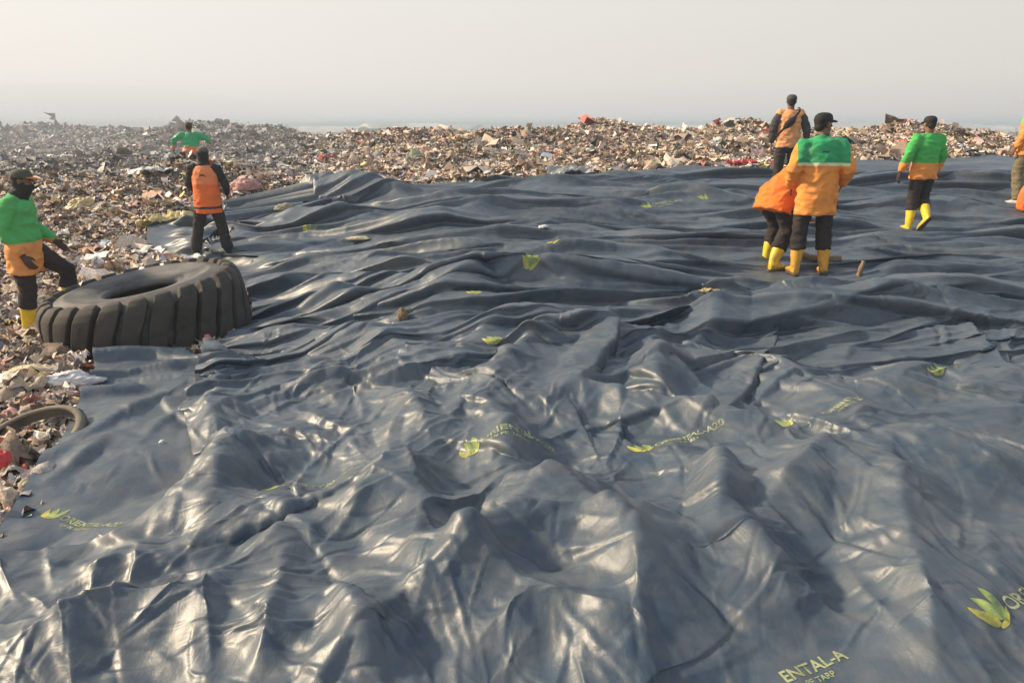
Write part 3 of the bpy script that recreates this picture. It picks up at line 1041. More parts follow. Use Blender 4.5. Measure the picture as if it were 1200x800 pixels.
def sack(name, loc, dim, mat, label, cat, rz=0.0, seed=1, amp=.30, flat=0.0, group=None):
    """a crumpled bag or cloth bundle: a lumpy closed skin with creases"""
    bm = bmesh.new(); bmesh.ops.create_icosphere(bm, subdivisions=5, radius=1)
    off = Vector((seed * 3.7, seed * 1.3, seed * .7))
    for v in bm.verts:
        p = v.co.copy()
        q = p * 1.5 + off
        r = 1 + amp * mnoise.noise(q) + amp * .8 * (abs(mnoise.noise(q * 1.9)) - .25) * -1 + amp * .35 * mnoise.noise(q * 4.5) - amp * .3 * abs(mnoise.noise(q * 7))
        if p.z < -.2: p.z = -.2 + (p.z + .2) * .25
        v.co = Vector((p.x * r * dim[0] * .5, p.y * r * dim[1] * .5, (p.z * r + .25) * dim[2] * .5))
    o = link(name, bm_mesh(name, bm), mat)
    o.location = loc; o.rotation_euler = (random.uniform(-.1, .1), random.uniform(-.1, .1), rz)
    return tag(o, label, cat, group)


def cloth(name, loc, dim, mat, label, cat, rz=0.0, seed=1, fold=.12, n=36, tilt=0.0, group=None):
    """a flung sheet or rag lying in folds, with a ragged outline"""
    g = np.linspace(-.5, .5, n); u, v = np.meshgrid(g, g)
    x = u * dim[0] * (1 + .25 * vnoise(v * 5 + seed, u * 0 + seed, seed)); y = v * dim[1] * (1 + .3 * vnoise(u * 5 + seed, v * 0, seed + 1))
    z = fold * dim[0] * (vnoise(u * 4 + seed, v * 3, seed) * .7 + .5 * np.abs(vnoise(u * 8, v * 6 + seed, seed + 3)) + .25 * vnoise(u * 17, v * 13, seed + 5))
    x = x + fold * dim[0] * .5 * vnoise(u * 5, v * 5, seed + 8)
    z = z - z.min() + .25 * fold * dim[0] - dim[2] * (np.hypot(u, v) * 1.6) ** 2
    o = link(name, np_mesh(name, np.stack([x, y, z], -1).reshape(-1, 3), [grid_faces(n, n)]), mat)
    m = o.modifiers.new('thick', 'SOLIDIFY'); m.thickness = .004
    o.location = loc; o.rotation_euler = (tilt, 0, rz)
    return tag(o, label, cat, group)


def at_waste(px, py, dz=0.0):
    x, y, z = hit(px, py, waste_z)
    return Vector((x, y, z + dz))


SM = dict(white=scrap_mat('dirty_white_plastic', (.66, .66, .66), .42, .5, .35), cream=scrap_mat('cream_cloth', (.58, .50, .34), .85, .2, .35),
          red=scrap_mat('red_plastic', (.52, .03, .035), .4, .5, .15), yellow=scrap_mat('yellow_sheet', (.55, .44, .20), .5, .4, .35),
          pink=scrap_mat('pink_sack', (.52, .28, .25), .7, .3, .45), dred=scrap_mat('faded_red_rag', (.40, .11, .10), .8, .2, .4),
          grey=scrap_mat('grey_film', (.33, .34, .34), .45, .5, .4), blue=scrap_mat('blue_film', (.20, .30, .42), .4, .5, .3),
          brown=scrap_mat('brown_board', (.17, .125, .09), .85, .2, .5), green=scrap_mat('green_film', (.10, .17, .09), .5, .4, .4),
          tan=scrap_mat('tan_sack', (.42, .35, .25), .8, .2, .4), wood=scrap_mat('raw_wood', (.24, .16, .10), .85, .2, .7), dark=scrap_mat('dark_rag', (.055, .05, .05), .8, .3, .4))

sack('plastic_bag', at_waste(84, 448), (.44, .16, .13), SM['white'], 'long crumpled white plastic bag between giant tyre and small muddy tyre', 'bag', .35, 2)
sack('cloth_bundle', at_waste(42, 440), (.42, .2, .14), SM['cream'], 'pale yellow cloth bundle in rubbish left of the long white bag', 'cloth', .1, 5)
sack('red_bowl', at_waste(8, 552, .03), (.17, .17, .17), SM['red'], 'shiny bright red plastic lump at the lower left edge', 'plastic scrap', 0, 9, .12)
cloth('yellow_sheet', at_waste(205, 262), (.95, .6, .06), SM['yellow'], 'crumpled yellow plastic sheet behind the man in the orange vest', 'plastic sheet', .3, 4, .16)
sack('stone', at_waste(45, 357), (.34, .26, .2), SM['tan'], 'pale rounded lump between the standing boot and the giant tyre', 'lump', .2, 12, .16)
cloth('wrapper_heap', at_waste(50, 572), (.26, .16, .03), SM['cream'], 'torn cream food wrapper below the small muddy tyre', 'wrapper', .7, 14, .2)
sack('plastic_scrap', at_waste(12, 606), (.12, .08, .06), SM['white'], 'small white scrap at the lower left beside the sheet edge', 'plastic scrap', .3, 15)
cloth('cardboard', at_waste(22, 592), (.24, .15, .0), SM['brown'], 'flat brown board scrap in the lower left rubbish', 'board', .9, 17, .04)
cloth('blue_strip', at_waste(110, 432), (.2, .07, .0), SM['blue'], 'thin pale blue strip by the giant tyre beside the sheet corner', 'plastic strip', -.5, 18, .12)
cloth('red_rag', at_waste(66, 312), (.34, .26, .03), SM['dred'], 'faded red rag on the litter right of the man in the green shirt', 'rag', .1, 19, .14)
sack('pink_sack', at_waste(288, 222), (.55, .4, .36), SM['pink'], 'pale pink sack in the litter right of the man in the orange vest', 'sack', .2, 21)
cloth('white_sheet', at_waste(182, 204), (.85, .5, .04), SM['white'], 'white plastic sheet on the slope left of the men in vest and green coat', 'plastic sheet', .2, 22, .12)
sack('tan_sack', at_waste(97, 243), (.42, .36, .3), SM['yellow'], 'yellowish sack alone on the litter slope at left', 'sack', .4, 23)
cloth('red_cloth', at_waste(385, 188), (.6, .4, .04), SM['dred'], 'small red cloth on the litter in the middle distance', 'rag', .2, 24, .14)
cloth('red_sheet', at_waste(869, 194), (.62, .3, .05), SM['red'], 'bright red sheet scrap left of the man with the sling bag', 'plastic sheet', .1, 25, .16)
cloth('clear_film', at_waste(668, 208), (.8, .5, .05), SM['grey'], 'pale grey film bag at the far edge of the tarpaulin', 'film', .5, 26, .16)
sack('grey_bag', at_waste(12, 462), (.26, .18, .12), SM['grey'], 'grey film bag above the small muddy tyre', 'bag', .5, 27)
sack('brown_bag', at_waste(72, 468), (.26, .14, .09), SM['pink'], 'dull pink crumpled bag just below the long white bag', 'bag', .35, 28)
cloth('green_film', at_waste(62, 596), (.15, .07, .01), SM['green'], 'thin dark green film strip near the wrapper at lower left', 'film', .3, 29, .12)
sack('dark_rag', at_waste(100, 400), (.26, .2, .1), SM['dark'], 'dark rag tucked against the giant tyre at left', 'rag', .5, 30)
sack('white_tuft', at_waste(700, 211), (.28, .16, .14), SM['white'], 'white tuft of plastic by the pale grey film at the far edge', 'plastic scrap', .5, 31)


def on_tarp(px, py, dz=0.0):
    sh, r = tarp_hit(px, py)
    return Vector(r[0]) + Vector((0, 0, dz))


sack('dirt_lump', on_tarp(472, 374), (.09, .08, .16), SM['wood'], 'small brown lump standing alone on the tarpaulin right of the giant tyre', 'lump', .2, 33, .25)
sack('foil_scrap', on_tarp(190, 519), (.035, .03, .03), SM['white'], 'tiny white foil scrap on the small dark sheet', 'scrap', .2, 35, .3)
sack('litter_clump', on_tarp(333, 246), (.34, .2, .18), SM['tan'], 'tan clump of litter on the tarpaulin near its dark raised far corner', 'litter', .2, 36, .35)
sack('litter_scrap', on_tarp(422, 279, -.02), (.4, .16, .07), SM['cream'], 'flat cream litter in a tarpaulin fold right of the orange vest', 'litter', .2, 37, .35)
cloth('paper_scrap', on_tarp(830, 341), (.14, .10, .01), SM['yellow'], 'pale yellow paper on the tarpaulin left of the yellow boots', 'paper', .3, 38, .14)
sack('foam_scrap', on_tarp(637, 267), (.14, .10, .06), SM['white'], 'white foam scrap on the far tarpaulin', 'scrap', .3, 39, .25)


def stick(name, a, b, r, mat, label, cat):
    bm = bmesh.new(); a = Vector(a); b = Vector(b); d = (b - a); n = 9
    t = d.normalized(); s = t.cross(Vector((0, 0, 1))); s = s.normalized() if s.length > .01 else Vector((1, 0, 0)); q = t.cross(s)
    rings = []
    for k in range(n):
        f = k / (n - 1); c = d * f + Vector((mnoise.noise(Vector((f * 3, r * 90, 1))), mnoise.noise(Vector((f * 3, r * 90, 7))), mnoise.noise(Vector((f * 3, r * 90, 4))))) * r * .9 * min(1, d.length * 1.6)
        rr = r * (1 - .35 * f) * (1 + .25 * mnoise.noise(Vector((f * 9, r * 50, 3))))
        rings.append([bm.verts.new(c + (s * math.cos(w) + q * math.sin(w)) * rr * (1 + .2 * math.sin(3 * w + k))) for w in [2 * math.pi * i / 10 for i in range(10)]])
    for A, B in zip(rings, rings[1:]):
        for i in range(10): bm.faces.new((A[i], A[(i + 1) % 10], B[(i + 1) % 10], B[i]))
    bm.faces.new(rings[0]); bm.faces.new(rings[-1])
    o = link(name, bm_mesh(name, bm), mat); o.location = a
    return tag(o, label, cat)


p = on_tarp(1006, 322, -.04)
stick('wood_stump', p, p + Vector((.03, -.02, .19)), .032, SM['wood'], 'short wooden stump poking up right of the man in the green and orange jacket', 'wood')
p = on_tarp(930, 305, .03)
stick('wood_log', p + Vector((.05, .12, -.01)), p + Vector((.50, -.10, .0)), .05, SM['wood'], 'dirty wooden log lying behind the orange boots', 'wood')
sack('orange_sack', on_tarp(1200, 246, .02), (.24, .24, .62),
     scrap_mat('orange_sacking', (.80, .16, .03), .6, .3, .1), 'bright orange sack on the tarpaulin at the right edge', 'sack', .2, 41, .12)
# ------------------------------------------------------------------ people
def remesh(name, bm, voxel, it=5, fac=.5):
    me = bpy.data.meshes.new(name); bmesh.ops.recalc_face_normals(bm, faces=bm.faces[:]); bm.to_mesh(me); bm.free()
    o = bpy.data.objects.new(name, me); COL.objects.link(o)
    m = o.modifiers.new('r', 'REMESH'); m.mode = 'VOXEL'; m.voxel_size = voxel; m.use_smooth_shade = True
    if it:
        m = o.modifiers.new('s', 'SMOOTH'); m.factor = fac; m.iterations = it
    dg = bpy.context.evaluated_depsgraph_get()
    out = bpy.data.meshes.new_from_object(o.evaluated_get(dg))
    bpy.data.objects.remove(o); bpy.data.meshes.remove(me)
    out.name = name
    for p in out.polygons: p.use_smooth = True
    return out


def tube(bm, secs, ref=(1, 0, 0), n=18):
    """secs = [(point, r_side, r_depth)]; ref = side axis"""
    P = [Vector(s[0]) for s in secs]; ref = Vector(ref)
    rings = []
    for k, (c, ra, rb) in enumerate(secs):
        t = (P[min(k + 1, len(P) - 1)] - P[max(k - 1, 0)]).normalized()
        s = ref - t * ref.dot(t)
        s = s.normalized() if s.length > 1e-3 else t.orthogonal().normalized()
        q = t.cross(s)
        rings.append([bm.verts.new(P[k] + s * ra * math.cos(a) + q * rb * math.sin(a)) for a in [2 * math.pi * i / n for i in range(n)]])
    for A, B in zip(rings, rings[1:]):
        for i in range(n): bm.faces.new((A[i], A[(i + 1) % n], B[(i + 1) % n], B[i]))
    bm.faces.new(list(reversed(rings[0]))); bm.faces.new(rings[-1])


def ell(bm, c, r, rot=None):
    m = Matrix.Translation(Vector(c)) @ (rot.to_4x4() if rot is not None else Matrix.Identity(4)) @ Matrix.Diagonal((*r, 1))
    bmesh.ops.create_uvsphere(bm, u_segments=20, v_segments=14, radius=1, matrix=m)


def wrinkle(me, amp, sc=(7, 7, 13), seed=0.0, ridge_=.6):
    off = Vector((seed * 5.1, seed * 2.3, seed))
    me.calc_loop_triangles()
    nr = [v.normal.copy() for v in me.vertices]
    for v, n in zip(me.vertices, nr):
        q = Vector((v.co.x * sc[0], v.co.y * sc[1], v.co.z * sc[2])) + off
        d = mnoise.noise(q) * (1 - ridge_) + (abs(mnoise.noise(q * 1.1 + Vector((3, 1, 2)))) - .22) * -ridge_ * 1.6 + .3 * mnoise.noise(q * 2.3)
        v.co += n * amp * d
    me.update()


def fabric(name, bands, rough=.8, fade=None, sleeve=None, sleeve_x=.2):
    """bands = [(z upper limit, colour)...] from below upwards in the garment's own height"""
    s = NT(name)
    tc = s.add('ShaderNodeTexCoord'); sp = s.add('ShaderNodeSeparateXYZ'); s.link(tc.outputs['Object'], sp.inputs[0])
    v = s.coord()
    wob = s.math('MULTIPLY', s.math('SUBTRACT', s.noise(v, 5, 2, .5), .5), .03)
    z = s.math('ADD', sp.outputs['Z'], wob)
    col = bands[-1][1]
    for (lim, c) in reversed(bands[:-1]):
        f = s.math('LESS_THAN', z, lim)
        col = s.mix(f, col, c)
    if sleeve is not None:
        col = s.mix(s.math('GREATER_THAN', s.math('ABSOLUTE', sp.outputs['X']), sleeve_x), col, sleeve)
    d = s.ramp(s.noise(v, 6, 6, .65), [(.42, 0.0), (.75, 1.0)])
    col = s.mix(s.math('MULTIPLY', d, .36), col, fade or (.16, .12, .09))
    wv = s.noise(v, 220, 2, .5)
    n = s.bump(s.noise(s.coord(scale=(1, 1, 1.7)), 15, 5, .62, 1.0), .6, .013); n = s.bump(wv, .15, .002, n)
    return s.set(col, rough, n, .25)


M_skin = fabric('brown_skin', [(9, (.20, .105, .065))], .55, fade=(.15, .075, .045))
M_skin.node_tree.nodes['Principled BSDF'].inputs['Subsurface Weight'].default_value = .08
M_black = fabric('black_cloth', [(9, (.022, .020, .022))], .85, fade=(.08, .066, .055))
M_blackpants = fabric('black_trousers', [(9, (.026, .020, .020))], .85, fade=(.085, .062, .05))
M_olive = fabric('olive_trousers', [(9, (.16, .13, .075))], .85)
M_hair = fabric('black_hair', [(9, (.012, .011, .011))], .7)
M_glove = fabric('dark_glove', [(9, (.035, .025, .03))], .8)
M_gborown = fabric('brown_glove', [(9, (.09, .045, .035))], .8)


def boot_mat(name, c):
    s = NT(name); v = s.coord()
    sp = s.add('ShaderNodeSeparateXYZ'); tc = s.add('ShaderNodeTexCoord'); s.link(tc.outputs['Object'], sp.inputs[0])
    d = s.ramp(s.noise(v, 9, 6, .65), [(.40, 0.0), (.66, 1.0)])
    low = s.ramp(s.math('ADD', sp.outputs['Z'], s.math('MULTIPLY', s.noise(v, 12, 4, .6), .12)), [(.10, 1.0), (.32, .4)])
    return s.set(s.mix(s.math('MULTIPLY', d, low), c, (.17, .11, .06)), .38, s.bump(s.noise(v, 14, 3, .5), .25, .01), .5)


M_byel = boot_mat('yellow_rubber', (.80, .56, .015)); M_bora = boot_mat('amber_rubber', (.78, .40, .03))
M_sole = rubber('boot_sole', (.03, .027, .024), (.10, .08, .06), .8)
M_eye = NT('dark_eye').set((.01, .008, .007), .2)
M_bshoe = scrap_mat('pale_shoe', (.55, .53, .50), .6, .3, .3)

DJ = dict(pelvis=(0, 0, .93), chest=(0, .0, 1.28), neck=(0, .0, 1.47), head=(0, .02, 1.60),
          shL=(-.185, 0, 1.41), shR=(.185, 0, 1.41), elL=(-.26, -.03, 1.14), elR=(.26, -.03, 1.14), wrL=(-.26, .09, .91), wrR=(.26, .09, .91),
          hipL=(-.095, 0, .90), hipR=(.095, 0, .90), knL=(-.115, .03, .49), knR=(.115, .03, .49), anL=(-.125, 0, .10), anR=(.125, 0, .10),
          ftL=(-.1, 1, 0), ftR=(.1, 1, 0))


def hand(bm, wr, d, n, side):
    """palm, four bent fingers and a thumb; d = along the hand, n = out of the back of the hand"""
    wr = Vector(wr); d = Vector(d).normalized(); n = Vector(n); n = (n - d * n.dot(d)).normalized(); s = d.cross(n) * side
    tube(bm, [(wr - d * .02, .027, .021), (wr + d * .03, .036, .018), (wr + d * .075, .042, .016), (wr + d * .098, .040, .013)], s, 12)
    for k, (L, o) in enumerate(((.070, -.030), (.080, -.010), (.075, .011), (.060, .030))):
        b = wr + d * .088 + s * o
        f1 = b + d * L * .5 - n * L * .16; f2 = f1 + d * L * .38 - n * L * .34; f3 = f2 + d * L * .16 - n * L * .34
        tube(bm, [(b, .0105, .0105), (f1, .0095, .0095), (f2, .0085, .0085), (f3, .006, .006)], s, 8)
    b = wr + d * .028 - s * .030
    t1 = b + d * .030 - s * .026 - n * .012; t2 = t1 + d * .034 - s * .006 - n * .012
    tube(bm, [(b, .014, .014), (t1, .012, .012), (t2, .008, .008)], d, 8)


def person(label, loc, rz, J=None, scale=1.0, jacket=None, hem=.26, sleeves=None, trousers=None, boots=None, boot_top=.31, hat='cap', hat_mat=None, brim_mat=None,
           head_yaw=0.0, head_pitch=0.0, mask=None, seed=1.0, girth=1.0, gloves=None, sleeveless=False, shoe=False, collar=None, group='workers in orange and green on the dump', brim=True):
    j = {k: Vector(v) for k, v in DJ.items()}
    for k, v in (J or {}).items(): j[k] = Vector(v)
    root = empty('person', loc, rz); root.scale = (scale,) * 3
    tag(root, label, 'person', group)
    spine = (j['neck'] - j['pelvis']).normalized(); X = (j['shR'] - j['shL']).normalized()
    mid = (j['pelvis'] + j['chest']) * .5; shc = (j['shL'] + j['shR']) * .5
    hd = j['head']
    HR = Matrix.Rotation(head_yaw, 3, 'Z') @ Matrix.Rotation(head_pitch, 3, 'X')
    def H_(x, y, z): return hd + HR @ Vector((x, y, z))
    # --- body
    bm = bmesh.new()
    tube(bm, [(j['pelvis'] - spine * .10, .13, .10), (j['pelvis'], .165, .12), (mid, .15, .105), (j['chest'], .175, .115), (shc, .135, .075), (j['neck'], .060, .058)], X)
    tube(bm, [(shc, .07, .065), (j['neck'], .058, .058), (hd + HR @ Vector((0, -.01, -.04)), .055, .06)], X)
    ell(bm, H_(0, -.012, .025), (.076, .094, .088), HR); ell(bm, H_(0, .022, -.045), (.060, .066, .072), HR)
    tube(bm, [(H_(0, .085, .022), .010, .010), (H_(0, .112, -.018), .015, .014), (H_(0, .098, -.032), .014, .010)], X, 8)
    ell(bm, H_(0, .076, -.068), (.024, .014, .007), HR)
    for s in (-1, 1):
        ell(bm, H_(s * .078, -.008, -.005), (.010, .018, .030), HR); ell(bm, H_(s * .03, .078, .032), (.02, .012, .007), HR)
    for S in 'LR':
        sg_ = -1 if S == 'L' else 1
        sh, el, wr = j['sh' + S], j['el' + S], j['wr' + S]
        tube(bm, [(sh - X * sg_ * .02, .058, .058), (sh.lerp(el, .5), .048, .048), (el, .038, .038), (el.lerp(wr, .4), .038, .036), (wr, .026, .024)], (0, 1, 0), 12)
        if gloves is None: hand(bm, wr, (wr - el), X * sg_ if abs((wr - el).normalized().dot(X)) < .8 else (0, 0, 1), sg_)
        hp, kn, an = j['hip' + S], j['kn' + S], j['an' + S]
        tube(bm, [(hp, .085, .088), (hp.lerp(kn, .5), .070, .074), (kn, .052, .054), (kn.lerp(an, .35), .052, .054), (an, .036, .038)], X, 14)
        ft = Vector(j['ft' + S]).normalized()
        tube(bm, [(an - ft * .04 - Vector((0, 0, .03)), .034, .035), (an + ft * .06 - Vector((0, 0, .04)), .036, .03), (an + ft * .14 - Vector((0, 0, .06)), .038, .02)], X, 10)
    link('body', remesh('body', bm, .0075, 3), M_skin, root)
    for s in (-1, 1):
        e = bmesh.new(); ell(e, H_(s * .031, .079, .020), (.013, .008, .008), HR); link('eye', bm_mesh('eye', e), M_eye, root)
    if gloves is not None:
        for S in 'LR':
            sg_ = -1 if S == 'L' else 1; el, wr = j['el' + S], j['wr' + S]
            b = bmesh.new(); hand(b, wr, (wr - el), X * sg_ if abs((wr - el).normalized().dot(X)) < .8 else (0, 0, 1), sg_)
            tube(b, [(wr - (wr - el).normalized() * .06, .034, .034), (wr, .031, .03)], X, 10)
            link('glove', remesh('glove', b, .006, 2), gloves, root)
    # --- hair
    b = bmesh.new(); ell(b, H_(0, -.020, .030), (.081, .092, .089), HR); ell(b, H_(0, -.055, -.025), (.062, .050, .055), HR)
    link('hair', remesh('hair', b, .009, 2), M_hair, root)
    # --- jacket
    hv = (spine * .3 + Vector((0, 0, .7))).normalized()
    g = girth
    tors = [(j['pelvis'] - hv * hem, .222 * g, .160 * g), (j['pelvis'] - hv * (hem - .03), .226 * g, .164 * g), (j['pelvis'], .214 * g, .166 * g), (mid, .205 * g, .150 * g), (j['chest'], .208 * g, .150 * g),
            (j['chest'].lerp(shc, .55), .208 * g, .138), (shc + spine * .005, .178, .105), (shc.lerp(j['neck'], .55), .120, .088), (j['neck'] - spine * .005, .080, .076)]
    if sleeveless:
        b = bmesh.new(); tube(b, [(p, a * .93, d * .93) for p, a, d in tors[1:]], X, 26)
        for S in 'LR':
            sh, el, wr = j['sh' + S], j['el' + S], j['wr' + S]
            tube(b, [(sh - X * (-1 if S == 'L' else 1) * .06, .068, .075), (sh - spine * .01, .070, .074), (sh.lerp(el, .5), .062, .064), (el, .058, .06), (el.lerp(wr, .5), .052, .052), (wr, .044, .042)], (0, 1, 0), 14)
        tube(b, [(shc, .08, .075), (j['neck'] + spine * .03, .066, .066)], X)
        me = remesh('shirt', b, .011, 4); wrinkle(me, .014, seed=seed + 3); link('shirt', me, sleeves, root)
        b = bmesh.new(); tube(b, [(p, a * (1.0 if i < 5 else .90), d * 1.03) for i, (p, a, d) in enumerate(tors)], X, 26)
        me = remesh('vest', b, .011, 5); wrinkle(me, .013, seed=seed); link('vest', me, jacket, root)
    else:
        b = bmesh.new(); tube(b, tors, X, 26)
        for S in 'LR':
            sg_ = -1 if S == 'L' else 1
            sh, el, wr = j['sh' + S], j['el' + S], j['wr' + S]
            sl = [(sh - X * sg_ * .07 - spine * .02, .075, .085), (sh - spine * .012, .080, .084), (sh.lerp(el, .45), .082, .082), (el, .072, .076), (el.lerp(wr, .45), .066, .066), (el.lerp(wr, .8), .060, .060), (el.lerp(wr, .97), .047, .045)]
            if sleeves is None: tube(b, sl, (0, 1, 0), 16)
            else:
                b2 = bmesh.new(); tube(b2, [(sl[1][0] - X * sg_ * .03, .070, .076)] + [(p_, a_ * .95, d_ * .95) for p_, a_, d_ in sl[2:]], (0, 1, 0), 16)
                me = remesh('sleeve', b2, .011, 4); wrinkle(me, .016, (9, 9, 16), seed + 2 + sg_); link('sleeve', me, sleeves, root)
                tube(b, sl[:2] + [(sh.lerp(el, .12), .07, .072)], (0, 1, 0), 14)
        me = remesh('jacket', b, .011, 5); wrinkle(me, .026, (6, 6, 10), seed, .75); link('jacket', me, jacket, root)
    if collar is not None:
        b = bmesh.new(); tube(b, [(j['neck'] - spine * .035, .086, .082), (j['neck'] + spine * .012, .074, .072), (j['neck'] + spine * .03, .066, .066)], X)
        link('collar', remesh('collar', b, .009, 3), collar, root)
    # --- trousers
    b = bmesh.new()
    tube(b, [(j['pelvis'] + hv * .05, .160, .118), (j['pelvis'] - hv * .01, .178, .138), (j['pelvis'] - hv * .10, .165, .135), (j['pelvis'] - hv * .16, .10, .10)], X, 22)
    for S in 'LR':
        hp, kn, an = j['hip' + S], j['kn' + S], j['an' + S]
        f = 1 - (boot_top - .05) / max(.3, (kn - an).length + .1)
        e1 = kn.lerp(an, max(.25, min(1.0, 1 - (boot_top - .14) / (kn - an).length)))
        end = an + Vector((0, 0, -.02)) if shoe else e1
        tube(b, [(hp + spine * .03, .10, .12), (hp.lerp(kn, .35), .098, .108), (kn, .082, .086), (kn.lerp(end, .6), .084, .086), (kn.lerp(end, .92), .086, .088), (end, .062, .064)], X, 18)
    me = remesh('trousers', b, .011, 4); wrinkle(me, .020, (7, 7, 12), seed + 7); link('trousers', me, trousers or M_blackpants, root)
    # --- boots
    for S in 'LR':
        kn, an = j['kn' + S], j['an' + S]; ft = Vector(j['ft' + S]).normalized()
        shin = (kn - an).normalized(); dn = (shin * -1); dn = (dn - ft * dn.dot(ft)).normalized()
        top = an + shin * (boot_top - .10)
        b = bmesh.new()
        if not shoe:
            tube(b, [(top, .070, .078), (top - shin * .012, .072, .080), (an.lerp(top, .55), .064, .072), (an + shin * .03, .052, .060), (an + dn * .04, .048, .058)], X, 18)
        h = .045
        heel = an - ft * .055 + dn * .05
        tube(b, [(heel, .034, .036), (an + dn * .045 - ft * .01, .045, .046), (an + ft * .07 + dn * .050, .048, .042), (an + ft * .14 + dn * .060, .050, .032), (an + ft * .19 + dn * .066, .040, .024), (an + ft * .21 + dn * .07, .02, .014)], X, 16)
        me = remesh('boot', b, .009, 3); wrinkle(me, .004, seed=seed + 9)
        bo = link('boot', me, M_bshoe if shoe else boots, root)
        b = bmesh.new()
        tube(b, [(an - ft * .088 + dn * .088, .030, .012), (an - ft * .05 + dn * .090, .043, .014), (an + ft * .03 + dn * .090, .040, .010), (an + ft * .11 + dn * .093, .052, .012), (an + ft * .18 + dn * .093, .046, .012), (an + ft * .222 + dn * .09, .018, .010)], X, 14)
        link('sole', remesh('sole', b, .008, 1), M_sole, bo)
    # --- hat, hood
    if hat:
        b = bmesh.new()
        r0 = .090
        secs = [(H_(0, -.012, .030), .089, .105), (H_(0, -.012, .060), .088, .104), (H_(0, -.014, .092), .078, .094), (H_(0, -.016, .114), .052, .066), (H_(0, -.016, .122), .016, .02)]
        tube(b, secs, HR @ Vector((1, 0, 0)), 24)
        cp = link('cap', remesh('cap', b, .008, 3), hat_mat or M_black, root)
        if brim:
            b = bmesh.new()
            tube(b, [(H_(0, .055, .040), .070, .012), (H_(0, .10, .038), .068, .009), (H_(0, .14, .030), .055, .007), (H_(0, .168, .022), .028, .005)], HR @ Vector((1, 0, 0)), 18)
            link('brim', remesh('brim', b, .0065, 2), brim_mat or hat_mat or M_black, cp)
    if mask is not None:
        b = bmesh.new()
        tube(b, [(H_(0, -.030, .06), .084, .084), (H_(0, -.032, .02), .086, .082), (H_(0, -.024, -.03), .080, .082), (H_(0, -.01, -.09), .078, .082), (j['neck'] - spine * .03, .10, .098)], HR @ Vector((1, 0, 0)), 20)
        ell(b, H_(0, .026, -.062), (.070, .082, .052), HR)
        me = remesh('hood', b, .009, 3); wrinkle(me, .010, (12, 12, 16), seed + 4); link('hood', me, mask, root)
    return root


def foot_z(x, y, z):
    t = tarp_z(x, y, z)
    return min(t, z + .03)


OR1 = (.80, .29, .055); OR2 = (.84, .17, .03); OR3 = (.86, .19, .025); GR1 = (.035, .34, .13); GR2 = (.055, .42, .085)
sx, sy, sz = SPOT['pair_front']
pm = person('man in orange jacket with dark green shoulders and amber boots, back turned', (sx, sy, sz), rad(-4),
            J=dict(elL=(-.285, -.05, 1.13), wrL=(-.24, .15, .95), elR=(.285, -.07, 1.13), wrR=(.30, .16, .98), hipL=(-.10, 0, .9), knL=(-.135, .02, .5), anL=(-.15, 0, .1), knR=(.125, .04, .5), anR=(.16, .02, .1), neck=(0, .03, 1.47), head=(.01, .06, 1.60)),
            jacket=fabric('orange_jacket_green_yoke', [(1.185, OR1), (1.215, (.70, .70, .45)), (9, GR1)], sleeve=OR1, sleeve_x=.268), hem=.27, boots=M_bora, head_yaw=rad(-62), seed=1.3, girth=.98, collar=M_black)
sx, sy, sz = SPOT['pair_bent']
person('worker in plain bright orange jacket bending forward beside his colleague, yellow boots', (sx + .11, sy + .24, sz), rad(-62),
       J=dict(pelvis=(0, .0, .82), chest=(0, .30, 1.00), neck=(0, .48, 1.04), head=(0, .59, 1.06), shL=(-.18, .41, 1.01), shR=(.18, .41, 1.01), elL=(-.20, .52, .77), elR=(.20, .52, .77), wrL=(-.14, .63, .59), wrR=(.14, .63, .59),
              hipL=(-.10, -.02, .78), hipR=(.10, -.02, .78), knL=(-.13, .17, .47), knR=(.14, .06, .46), anL=(-.14, .08, .10), anR=(.17, -.14, .10)),
       jacket=fabric('bright_orange_jacket', [(9, OR3)]), hem=.18, boots=M_byel, boot_top=.28, seed=2.1, head_pitch=rad(-40), girth=1.10)
sx, sy, sz = SPOT['walker']
person('man in bright green and orange shirt walking away, one yellow boot lifted', (sx + .05, sy, sz), rad(8), scale=.95,
       J=dict(elL=(-.30, -.02, 1.15), wrL=(-.35, .04, .90), elR=(.285, .02, 1.16), wrR=(.30, .10, .92), knL=(-.075, .05, .50), anL=(-.12, .0, .10), knR=(.13, .10, .50), anR=(.0, -.22, .24), ftR=(-.25, .55, -.75), hipL=(-.09, 0, .9)),
       jacket=fabric('green_shirt_orange_hem', [(1.04, OR1), (9, GR2)]), hem=.14, boots=M_byel, boot_top=.36, seed=3.7, girth=.96, gloves=M_glove, brim=True, head_pitch=rad(-6))
sx, sy, sz = SPOT['vest']
pv = person('man in orange vest over black sleeves, legs apart, behind the giant tyre', (sx, sy, sz), rad(6), scale=.965,
            J=dict(knL=(-.19, .02, .49), anL=(-.27, .0, .10), knR=(.17, .03, .49), anR=(.24, .0, .10), elL=(-.28, .04, 1.16), wrL=(-.20, .24, 1.02), elR=(.29, .02, 1.14), wrR=(.24, .22, 1.0)),
            jacket=fabric('orange_vest', [(.80, OR2), (.835, (.03, .025, .025)), (1.17, OR2), (9, (.80, .25, .10))]), hem=.20, sleeves=M_black, sleeveless=True, boots=M_black, boot_top=.2, hat_mat=fabric('grey_cap', [(9, (.10, .095, .085))]),
            mask=M_black, seed=4.2, girth=.96)
sx, sy, sz = SPOT['sling']
